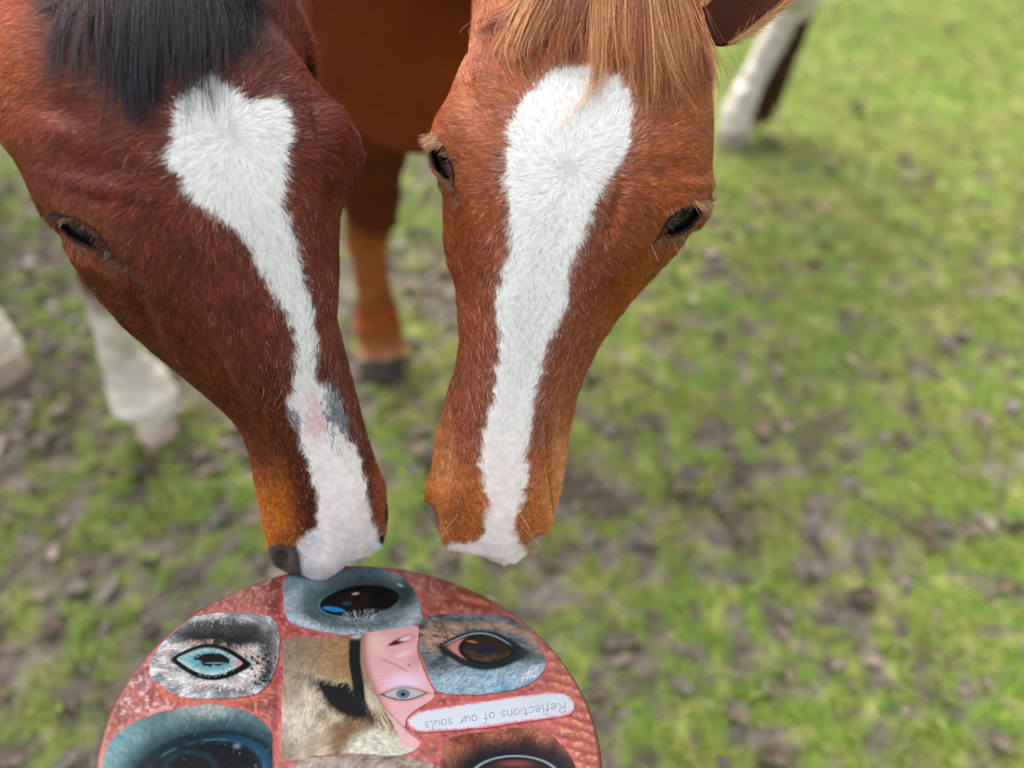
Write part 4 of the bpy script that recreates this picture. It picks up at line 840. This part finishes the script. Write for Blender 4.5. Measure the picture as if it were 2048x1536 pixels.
def p_eyeB(q):
    def under(q):
        n = fbm(q[:, 0] / 22, q[:, 1] / 12, 3, 3); c = mixc(flat(q, lin(150, 154, 158)), lin(232, 232, 236), sst(.4, .6, n)); up_ = sst(1318, 1288, q[:, 1] - .12 * (q[:, 0] - 430))
        c = mixc(c, lin(58, 64, 66), up_ * sst(1.15, .6, ell(q, 446, 1266, 108, 34, 2))); c = mixc(c, lin(60, 62, 64), sst(1.1, .4, ell(q, 536, 1300, 26, 46, 0)) * .8); c = mixc(c, lin(26, 30, 32), sst(1.1, .3, ell(q, 440, 1275, 96, 13, 4)) * .95); c = mixc(c, lin(40, 44, 46), sst(1.1, .3, ell(q, 530, 1345, 22, 26, 30)) * .9); c = mixc(c, lin(52, 50, 50), sst(1.1, .3, ell(q, 440, 1377, 76, 8, 8)) * .8)
        c = mixc(c, lin(206, 178, 168), sst(1, .4, ell(q, 508, 1306, 30, 16, 20)) * sst(.35, .6, fbm(q[:, 0] / 6, q[:, 1] / 5, 9, 3))); return mixc(c, lin(214, 186, 168), sst(1, .3, np.abs(ell(q, 420, 1328, 92, 44, 5) - 1) * 7) * sst(.42, .6, fbm(q[:, 0] / 8, q[:, 1] / 5, 12, 3)) * .9)
    c = furred(q, under, lambda p: np.c_[(p[:, 0] - 430) * .6 - 14, np.where(p[:, 1] < 1320, 30, 14)], box_of('B'), 7000, 13, .85, 2); c = mixc(c, lin(24, 24, 28), sst(.60, .68, fbm(q[:, 0] / 6, q[:, 1] / 5, 19, 3)) * sst(485, 500, q[:, 0]) * sst(1290, 1300, q[:, 1]))
    e = almond(q, 422, 1326, 82, 37, 4); c = mixc(c, lin(10, 13, 16), sst(1.05, .93, e)); e2 = almond(q, 420, 1324, 66, 28, 4)
    ir = mixc(flat(q, lin(104, 170, 188)), lin(206, 228, 226), sst(.5, 1.0, e2) * .8); ir = mixc(ir, lin(52, 110, 132), sst(.45, .8, radial(q, 424, 1322, 22, 20, 4, 2.2)) * .6)
    ir = mixc(ir, lin(206, 120, 130), sst(458, 482, q[:, 0]) * .8); ir = mixc(ir, lin(24, 18, 24), sst(1.15, .85, ell(q, 427, 1321, 33, 13, 2) + .5 * (vn(q[:, 0] / 6, q[:, 1] / 4, 3) - .5))); ir = mixc(ir, lin(120, 160, 176), sst(1, .5, ell(q, 430, 1328, 26, 2.2, 0)) * .8); ir = mixc(ir, lin(16, 22, 26), sst(.8, 1.0, e2) * sst(1322, 1306, q[:, 1]) * .8)
    c = np.where((e2 < 1)[:, None], ir, c); return mixc(c, lin(190, 214, 220), sst(.6, .9, vn(q[:, 0] / 3, q[:, 1] / 2, 3)) * sst(1, .4, np.abs(e2 - 1.08) * 9) * sst(1335, 1345, q[:, 1]) * .8)
def p_eyeC(q):
    def under(q):
        n = fbm(q[:, 0] / 20, q[:, 1] / 12, 5, 3); c = mixc(flat(q, lin(84, 96, 102)), lin(136, 146, 150), sst(.4, .6, n)); lo = sst(1328, 1358, q[:, 1] + (q[:, 0] - 960) * .10); c = mixc(c, lin(170, 200, 220), lo * .85); c = mixc(c, lin(84, 148, 186), lo * sst(.5, .75, n) * .7)
        c = mixc(c, lin(226, 226, 236), sst(1, .3, ell(q, 1056, 1352, 36, 14, -30)) * .9); c = mixc(c, lin(34, 42, 44), sst(1, .3, ell(q, 930, 1240, 60, 9, 2)) * .8); c = mixc(c, lin(44, 54, 56), sst(1.1, .3, ell(q, 1050, 1310, 26, 24, 20)) * .8)
        tn = sst(1.1, .3, ell(q, 868, 1268, 50, 36, 0)) + sst(1.0, .2, np.abs(ell(q, 965, 1302, 106, 54, 3) - 1) * 5) * sst(1320, 1290, q[:, 1]) * .9; c = mixc(c, lin(204, 160, 136), np.clip(tn, 0, 1) * .85); return mixc(c, lin(40, 40, 42), sst(.56, .64, fbm(q[:, 0] / 10, q[:, 1] / 6, 17, 3)) * sst(1335, 1305, q[:, 1]) * sst(930, 880, q[:, 0]) * .95)
    c = furred(q, under, lambda p: np.c_[np.full(len(p), 26.0), (1290 - p[:, 1]) * .35 + 4], box_of('C'), 7000, 14, .75, 3)
    e = almond(q, 966, 1302, 92, 40, 4); c = mixc(c, lin(26, 38, 44), sst(1.08, .92, e)); e2 = almond(q, 962, 1300, 72, 30, 4)
    ir = mixc(flat(q, lin(50, 34, 32)), lin(92, 72, 50), sst(.3, .7, fbm(q[:, 0] / 8, q[:, 1] / 5, 8, 3)) * sst(1295, 1315, q[:, 1])); ir = mixc(ir, lin(26, 34, 58), sst(1.1, .5, ell(q, 972, 1302, 26, 10, 0) + .3 * (vn(q[:, 0] / 6, q[:, 1] / 4, 3) - .5)))
    ed_ = ell(q, 974, 1300, 56, 29, 3); ir = mixc(ir, lin(18, 20, 24), sst(.75, .98, ed_)); ir = mixc(ir, lin(206, 130, 132), sst(1.0, 1.06, ed_) * sst(940, 920, q[:, 0])); ir = mixc(ir, lin(16, 20, 24), sst(.82, 1.0, e2) * .8); c = np.where((e2 < 1)[:, None], ir, c)
    c = mixc(c, lin(170, 200, 210), sst(1, .4, np.abs(e2 - 1.06) * 14) * sst(1296, 1286, q[:, 1]) * .7); return mixc(c, lin(210, 150, 110), sst(1, .3, ell(q, 944, 1285, 16, 3, 10)) * .7)
def p_centre(q):
    def under(q):
        n = fbm(q[:, 0] / 26, q[:, 1] / 26, 5, 3); c = mixc(flat(q, lin(150, 134, 112)), lin(206, 190, 166), sst(.3, .6, n) * sst(1300, 1400, q[:, 1])); c = mixc(c, lin(172, 130, 84), sst(600, 690, q[:, 0]) * sst(1375, 1340, q[:, 1]) * .9)
        c = mixc(c, lin(216, 204, 190), sst(1.1, .2, ell(q, 600, 1440, 50, 70)) * .8); c = mixc(c, lin(128, 92, 60), sst(1436, 1466, q[:, 1] + (q[:, 0] - 640) * .3) * sst(640, 690, q[:, 0]) * .9); c = mixc(c, lin(52, 66, 74), sst(1, .3, ell(q, 632, 1362, 26, 13, 40)) * .8)
        c = mixc(c, lin(22, 20, 26), sst(1.08, .85, almond(q, 690, 1398, 66, 30, 34))); c = mixc(c, lin(186, 170, 130), sst(1, .4, ell(q, 684, 1362, 38, 6, 3)) * .8); hr = sst(1434, 1462, q[:, 1] - np.abs(q[:, 0] - 752) * .5) * sst(690, 720, q[:, 0] + (q[:, 1] - 1470) * .4); return mixc(c, lin(214, 214, 196), hr)
    c = furred(q, under, lambda p: np.where((p[:, 0] > 700)[:, None], np.c_[(p[:, 0] - 735) * .5, 30 + 0 * p[:, 0]], np.c_[-16 + 0 * p[:, 0], 15 + (p[:, 1] - 1380) * .03]), box_of('D'), 15000, 13, .6, 4)
    st = sst(3, -2, np.abs(q[:, 0] - 713 - .05 * (q[:, 1] - 1340) - 3 * np.sin(q[:, 1] / 24)) - 11) * sst(1276, 1284, q[:, 1]) * sst(1440, 1400, q[:, 1]); c = mixc(c, lin(18, 26, 30), st)
    c = mixc(c, lin(176, 190, 196), sst(1, .6, ell(q, 712, 1273, 13, 7)))
    sk = poly_sd(q, [(724, 1250), (845, 1250), (836, 1300), (850, 1350), (872, 1385), (876, 1420), (840, 1500), (806, 1496), (786, 1450), (762, 1412), (744, 1380), (728, 1340), (722, 1300)])
    n = fbm(q[:, 0] / 18, q[:, 1] / 18, 33, 3); s = mixc(flat(q, lin(230, 178, 182)), lin(236, 202, 226), sst(1.1, .3, ell(q, 808, 1366, 56, 26))); s = mixc(s, lin(150, 96, 84), sst(20, 0, sk) * sst(800, 745, q[:, 0]) * .8); s = mixc(s, lin(240, 208, 188), sst(1, .2, ell(q, 754, 1288, 26, 34)) * .8); s = s * (.92 + .16 * n)[:, None]
    s = mixc(s, lin(204, 140, 138), sst(1.2, .2, ell(q, 832, 1322, 22, 16, -30)) * .6); s = mixc(s, lin(244, 214, 226), sst(1, .2, ell(q, 806, 1310, 22, 10, -20)) * .7)
    s = mixc(s, lin(190, 122, 106), sst(4, .4, np.abs(q[:, 1] - 1318 - (q[:, 0] - 760) * .36 - .002 * (q[:, 0] - 760) ** 2)) * sst(750, 775, q[:, 0]) * sst(822, 806, q[:, 0]) * .7); s = mixc(s, lin(50, 20, 22), sst(1, .5, ell(q, 817, 1331, 2.6, 1.8)))
    s = mixc(s, lin(222, 120, 146), sst(1.1, .4, ell(q, 810, 1280, 28, 11, -20)) * .75); s = mixc(s, lin(82, 30, 36), sst(1.1, .7, almond(q, 797, 1284, 26, 6, -22))); s = mixc(s, lin(232, 226, 228), sst(1.1, .7, ell(q, 810, 1279, 14, 4.0, -14)) * (.8 + .2 * sst(.3, .6, np.abs(np.sin(q[:, 0] / 2.2)))))
    for k in range(3): s = mixc(s, lin(206, 150, 158), sst(2.2, .2, np.abs(q[:, 1] - 1354 - 7 * k + (q[:, 0] - 760) * .06)) * sst(735, 745, q[:, 0]) * sst(790, 765, q[:, 0]) * .5)
    ey = almond(q, 808, 1389, 44, 12, -2); s = mixc(s, lin(170, 116, 112), sst(1.7, 1.0, ey) * .6); s = mixc(s, lin(190, 184, 190), sst(1.0, .9, ey)); s = mixc(s, np.array([.10, .2, .24]), sst(1.06, .9, ell(q, 806, 1389, 14, 9.5)) * sst(1.1, .95, ey)); s = mixc(s, lin(14, 20, 26), sst(1.1, .7, ell(q, 806, 1390, 5, 4)))
    s = mixc(s, lin(50, 46, 52), sst(1, .3, np.abs(ey - 1.0) * 6) * sst(1384, 1392, q[:, 1]) * .9); s = mixc(s, lin(120, 84, 84), sst(1, .3, np.abs(ey - 1.0) * 6) * .6); s = mixc(s, lin(150, 170, 180), sst(.45, .7, radial(q, 806, 1408, 30, 20, 4)) * sst(1, .4, ell(q, 806, 1376, 40, 6, -2)) * .5)
    c = np.where((sk > 0)[:, None], s, c); wisp = sst(.55, .7, radial(q, 735, 1380, 26, 80, 6)) * sst(1.1, .5, ell(q, 764, 1450, 26, 46, -25)); c = mixc(c, lin(216, 206, 176), wisp * .8)
    return mixc(c, lin(56, 42, 34), sst(1, .2, ell(q, 738, 1432, 10, 40, -20)) * .8)
def p_eyeF(q):
    def under(q):
        c = mixc(flat(q, lin(98, 128, 134)), lin(160, 172, 170), sst(1.1, .3, ell(q, 410, 1426, 90, 26))); c = mixc(c, lin(128, 178, 188), sst(320, 240, q[:, 0]) * .6); return mixc(c, lin(30, 66, 78), sst(1.32, 1.0, ell(q, 408, 1556, 150, 88, -12)) * .9)
    c = furred(q, under, lambda p: (p - [400, 1620]) * [.8, 1], box_of('F'), 14000, 18, .7, 5)
    e = ell(q, 408, 1556, 150, 88, -12); c = mixc(c, lin(8, 32, 46), sst(1.08, .98, e)); c = mixc(c, lin(3, 10, 18), sst(.92, .6, e)); c = mixc(c, lin(18, 80, 112), sst(1, .3, np.abs(e - .86) * 9) * sst(380, 520, q[:, 0]) * .7)
    c = mixc(c, lin(60, 120, 140), sst(1, .3, np.abs(e - .82) * 45) * .8 * sst(.2, .6, vn(q[:, 0] / 20, q[:, 1] / 20, 4))); c = mixc(c, lin(120, 140, 160), sst(1.2, .1, ell(q, 474, 1494, 10, 7)) * .8); c = mixc(c, lin(24, 60, 78), sst(1, .2, np.abs(ell(q, 380, 1546, 52, 40) - 1) * 5) * .5); return mixc(c, lin(150, 180, 190), sst(.93, .97, vn(q[:, 0] / 2, q[:, 1] / 2, 44)) * .6)
def p_eyeG(q):
    def under(q):
        n = fbm(q[:, 0] / 24, q[:, 1] / 24, 5, 3); c = mixc(flat(q, lin(118, 62, 46)), lin(176, 112, 86), sst(.3, .65, n)); return mixc(c, lin(38, 32, 38), sst(1.5, 1.0, ell(q, 1030, 1560, 112, 58)) * .95)
    c = furred(q, under, lambda p: (p - [960, 1620]) * [.5, 1], box_of('G'), 12000, 15, .8, 6); e = ell(q, 1030, 1560, 112, 58, 0); c = mixc(c, lin(30, 28, 34), sst(1.04, .96, e)); c = mixc(c, lin(70, 40, 40), sst(.72, .5, e))
    c = mixc(c, lin(176, 188, 200), sst(1, .4, np.abs(e - .80) * 26) * .7); return mixc(c, lin(140, 74, 70), sst(1.1, .1, ell(q, 1030, 1528, 44, 9)) * .8)
def p_furH(q):
    def under(q): n = fbm(q[:, 0] / 30, q[:, 1] / 20, 7, 3); return mixc(mixc(flat(q, lin(130, 108, 92)), lin(190, 174, 164), sst(.35, .6, n)), lin(70, 56, 52), sst(.58, .7, fbm(q[:, 0] / 26, q[:, 1] / 26, 8, 2)) * .8)
    return furred(q, under, lambda p: np.c_[-20 + 0 * p[:, 0], 16 + 8 * np.sin(p[:, 0] / 50)], box_of('H'), 9000, 22, .8, 7)
def p_label(q):
    c = np.repeat(lin(212, 220, 232)[None], len(q), 0) * (.97 + .05 * fbm(q[:, 0] / 30, q[:, 1] / 30, 4, 2))[:, None]; d = poly_sd(q, OUT['E'][::2])
    return mixc(c, lin(226, 130, 140), sst(5, 0, d + 5 * (vn(q[:, 0] / 4, q[:, 1] / 4, 6) - .6)))
def p_base(q):
    sds = np.max([poly_sd(q, o[::2]) for o in OUT.values()], axis=0)
    n = fbm(q[:, 0] / 30, q[:, 1] / 30, 81, 4); m = fbm(q[:, 0] / 7, q[:, 1] / 7, 84, 3)
    c = mixc(np.repeat(lin(122, 54, 42)[None], len(q), 0), lin(162, 88, 74), sst(.35, .7, n)); c = mixc(c, lin(214, 156, 144), sst(.55, .72, m) * .5)
    rt = sst(1060, 1120, q[:, 0]) + sst(860, 960, q[:, 0]) * sst(1235, 1200, q[:, 1]); rt = np.clip(rt, 0, 1)
    arc = np.sin((q[:, 1] + (q[:, 0] - 1100) * -.28 + 12 * n) / 3.3); c = mixc(c, lin(190, 96, 72), rt * .6); c = mixc(c, lin(226, 156, 122), rt * sst(.2, .9, arc) * sst(.35, .6, m) * .6); c = mixc(c, lin(112, 44, 36), rt * sst(-.3, -.9, arc) * .5)
    lf = sst(420, 300, q[:, 0]); c = mixc(c, lin(150, 128, 168), lf * sst(.45, .65, fbm(q[:, 0] / 18, q[:, 1] / 14, 88, 3)) * sst(1400, 1330, q[:, 1]) * .8); c = mixc(c, lin(206, 180, 178), lf * sst(.52, .7, m) * .6); c = mixc(c, lin(150, 62, 24), sst(1.1, .6, ell(q, 216, 1470, 18, 110, 8)) * .8)
    c = mixc(c, lin(170, 88, 30), sst(1, .5, np.abs(poly_sd(q, OUT['B'][::2]) + 8) / 9) * sst(1360, 1385, q[:, 1]) * .8); c = mixc(c, lin(116, 34, 22), sst(1, .4, np.abs(q[:, 0] - 553 + (q[:, 1] - 1350) * .05) / 9) * sst(1240, 1260, q[:, 1]) * .7)
    pk = sst(-15, -3, sds) * sst(.25, .55, m + .12); return mixc(c, lin(214, 96, 104), pk * .5)
def relief_base(q):
    m = fbm(q[:, 0] / 6, q[:, 1] / 6, 84, 3) - .5; rt = np.clip(sst(1060, 1120, q[:, 0]) + sst(860, 960, q[:, 0]) * sst(1235, 1200, q[:, 1]), 0, 1); n = fbm(q[:, 0] / 30, q[:, 1] / 30, 81, 4)
    return .0006 * m + .0005 * rt * np.sin((q[:, 1] + (q[:, 0] - 1100) * -.28 + 12 * n) / 3.3)
na = 1400; an = np.arange(na) * 2 * np.pi / na; prof = [(r, 0) for r in np.linspace(.004, .974, 240)] + [(.985, -.0006), (.994, -.0022), (.999, -.0045), (1, -.008), (1, -.03), (.99, -.034), (.96, -.035), (.01, -.035)]
Vd = np.array([DC + DR * r * (np.cos(an)[:, None] * DX + np.sin(an)[:, None] * DY) + DN * h for r, h in prof]); qd = proj(Vd)[0].reshape(-1, 2)
cd = np.zeros((len(qd), 3)); nt_ = 242 * na; cd[:nt_] = p_base(qd[:nt_]); rim = np.repeat(np.arange(len(prof)) >= 242, na); cd[rim] = lin(74, 26, 20)
dk = np.repeat(np.array([sst(.965, .99, r) for r, h in prof]), na); cd = mixc(cd, lin(96, 34, 24), dk * .8)
hd = np.zeros(len(qd)); hd[:240 * na] = relief_base(qd[:240 * na]); Vd = Vd.reshape(-1, 3) + hd[:, None] * DN
mesh_obj('panel', Vd + boff, grid_faces(len(prof), na), M_PAINT, board, cd * .6)
PRINT = .50
def paste(name, key, paint, mat, thick, label=None, nr=90, no=260, ragged=1.2):
    o = smooth_poly(CUTS[key], no); c = o.mean(0); t = np.arange(no); o = o + nrm(o - c) * ((vn(t / 3.0, t * 0, 5) - .5) * 2 * ragged)[:, None]
    rr = np.linspace(.002, 1, nr) ** .85; q = c + (o - c)[None] * rr[:, None, None]; V = on_disc(q[..., 0], q[..., 1], thick); V = np.concatenate([V, on_disc(o[:, 0], o[:, 1], -.0012)[None]])
    r = np.linalg.norm(V - DC, axis=-1, keepdims=True); V = np.where(r > DR * .97, DC + (V - DC) * DR * .97 / r, V)
    col = paint(q.reshape(-1, 2)) * PRINT; ed = np.repeat(lin(176, 90, 90)[None], no, 0); ob = mesh_obj(name, V.reshape(-1, 3) + boff, grid_faces(nr + 1, no), mat, board, np.concatenate([col, ed]))
    return tag(ob, label)
paste('eye_picture', 'A', p_eyeA, M_PRINT, .0009, 'grey horse eye with white lashes at the rim'); paste('eye_picture', 'B', p_eyeB, M_PRINT, .0010, 'pale blue horse eye ringed in black'); paste('eye_picture', 'C', p_eyeC, M_PRINT, .0010, 'brown horse eye in mottled fur')
paste('portrait_picture', 'D', p_centre, M_PRINT, .0008, 'upside-down face beside a tan horse', 130); paste('eye_picture', 'F', p_eyeF, M_PRINT, .0011, 'large dark teal horse eye'); paste('eye_picture', 'G', p_eyeG, M_PRINT, .0009, 'brown horse eye in red fur'); paste('fur_picture', 'H', p_furH, M_PRINT, .0006, 'streaky brown and white fur')
lab = paste('title_strip', 'E', p_label, M_PAPER, .0013, 'white strip with pencil writing', 30, 260, 2.2)
GL = {  # handwritten letters as strokes on a unit body: x right, y up, advance width
 'R': ([[(0, 0), (.02, .5), (.05, 1)], [(.03, .96), (.35, 1.0), (.5, .82), (.4, .62), (.05, .5)], [(.2, .52), (.38, .25), (.6, 0)]], .72), 'e': ([[(.02, .28), (.36, .34), (.34, .55), (.18, .58), (.03, .4), (.03, .15), (.2, 0), (.42, .08)]], .54),
 'f': ([[(.42, .95), (.28, 1.02), (.18, .85), (.16, .4), (.14, -.2)], [(0, .52), (.36, .56)]], .44), 'l': ([[(.06, 1), (.05, .5), (.08, .02), (.18, .04)]], .28), 'c': ([[(.38, .5), (.2, .58), (.03, .4), (.03, .14), (.2, 0), (.4, .1)]], .5),
 't': ([[(.16, .85), (.14, .3), (.2, .02), (.34, .06)], [(0, .6), (.36, .62)]], .44), 'i': ([[(.06, .55), (.06, .02)], [(.07, .78), (.08, .83)]], .22), 'o': ([[(.22, .58), (.05, .45), (.03, .16), (.2, 0), (.4, .14), (.4, .44), (.22, .58)]], .56),
 'n': ([[(.03, .56), (.04, 0)], [(.04, .36), (.2, .58), (.36, .5), (.38, 0)]], .52), 's': ([[(.36, .5), (.18, .58), (.06, .44), (.3, .26), (.32, .08), (.14, 0), (0, .1)]], .48), 'u': ([[(.03, .56), (.04, .14), (.18, 0), (.36, .14), (.38, .56)], [(.38, .3), (.42, 0)]], .56),
 'r': ([[(.04, .56), (.05, 0)], [(.05, .34), (.18, .54), (.34, .52)]], .42), ' ': ([], .42)}
txt = 'Reflections of our souls'; P0 = np.array([1129., 1408.]); P1 = np.array([846., 1449.]); tot = sum(GL[c][1] for c in txt); ex = (P1 - P0) / tot; hy = 20.0; ey = np.array([.10, 1.0]) * hy; x0 = 0; S = []
for ch in txt:
    for st in GL[ch][0]:
        st = np.array(st, float); t = np.linspace(0, len(st) - 1, 14); p = catmull(np.arange(len(st)), st, t) if len(st) > 2 else st[0] + (st[1] - st[0]) * (t / t[-1])[:, None]
        q = P0 + (x0 + p[:, :1]) * ex + (p[:, 1:] - .0) * ey - ey * .1; S.append(on_disc(q[:, 0], q[:, 1], .00142))
    x0 += GL[ch][1]
ltr = strands_mesh('lettering', np.array(S) + boff - 0, np.full(14, .00022), M_PAPER, lab, np.repeat(lin(84, 88, 98)[None], len(S), 0))
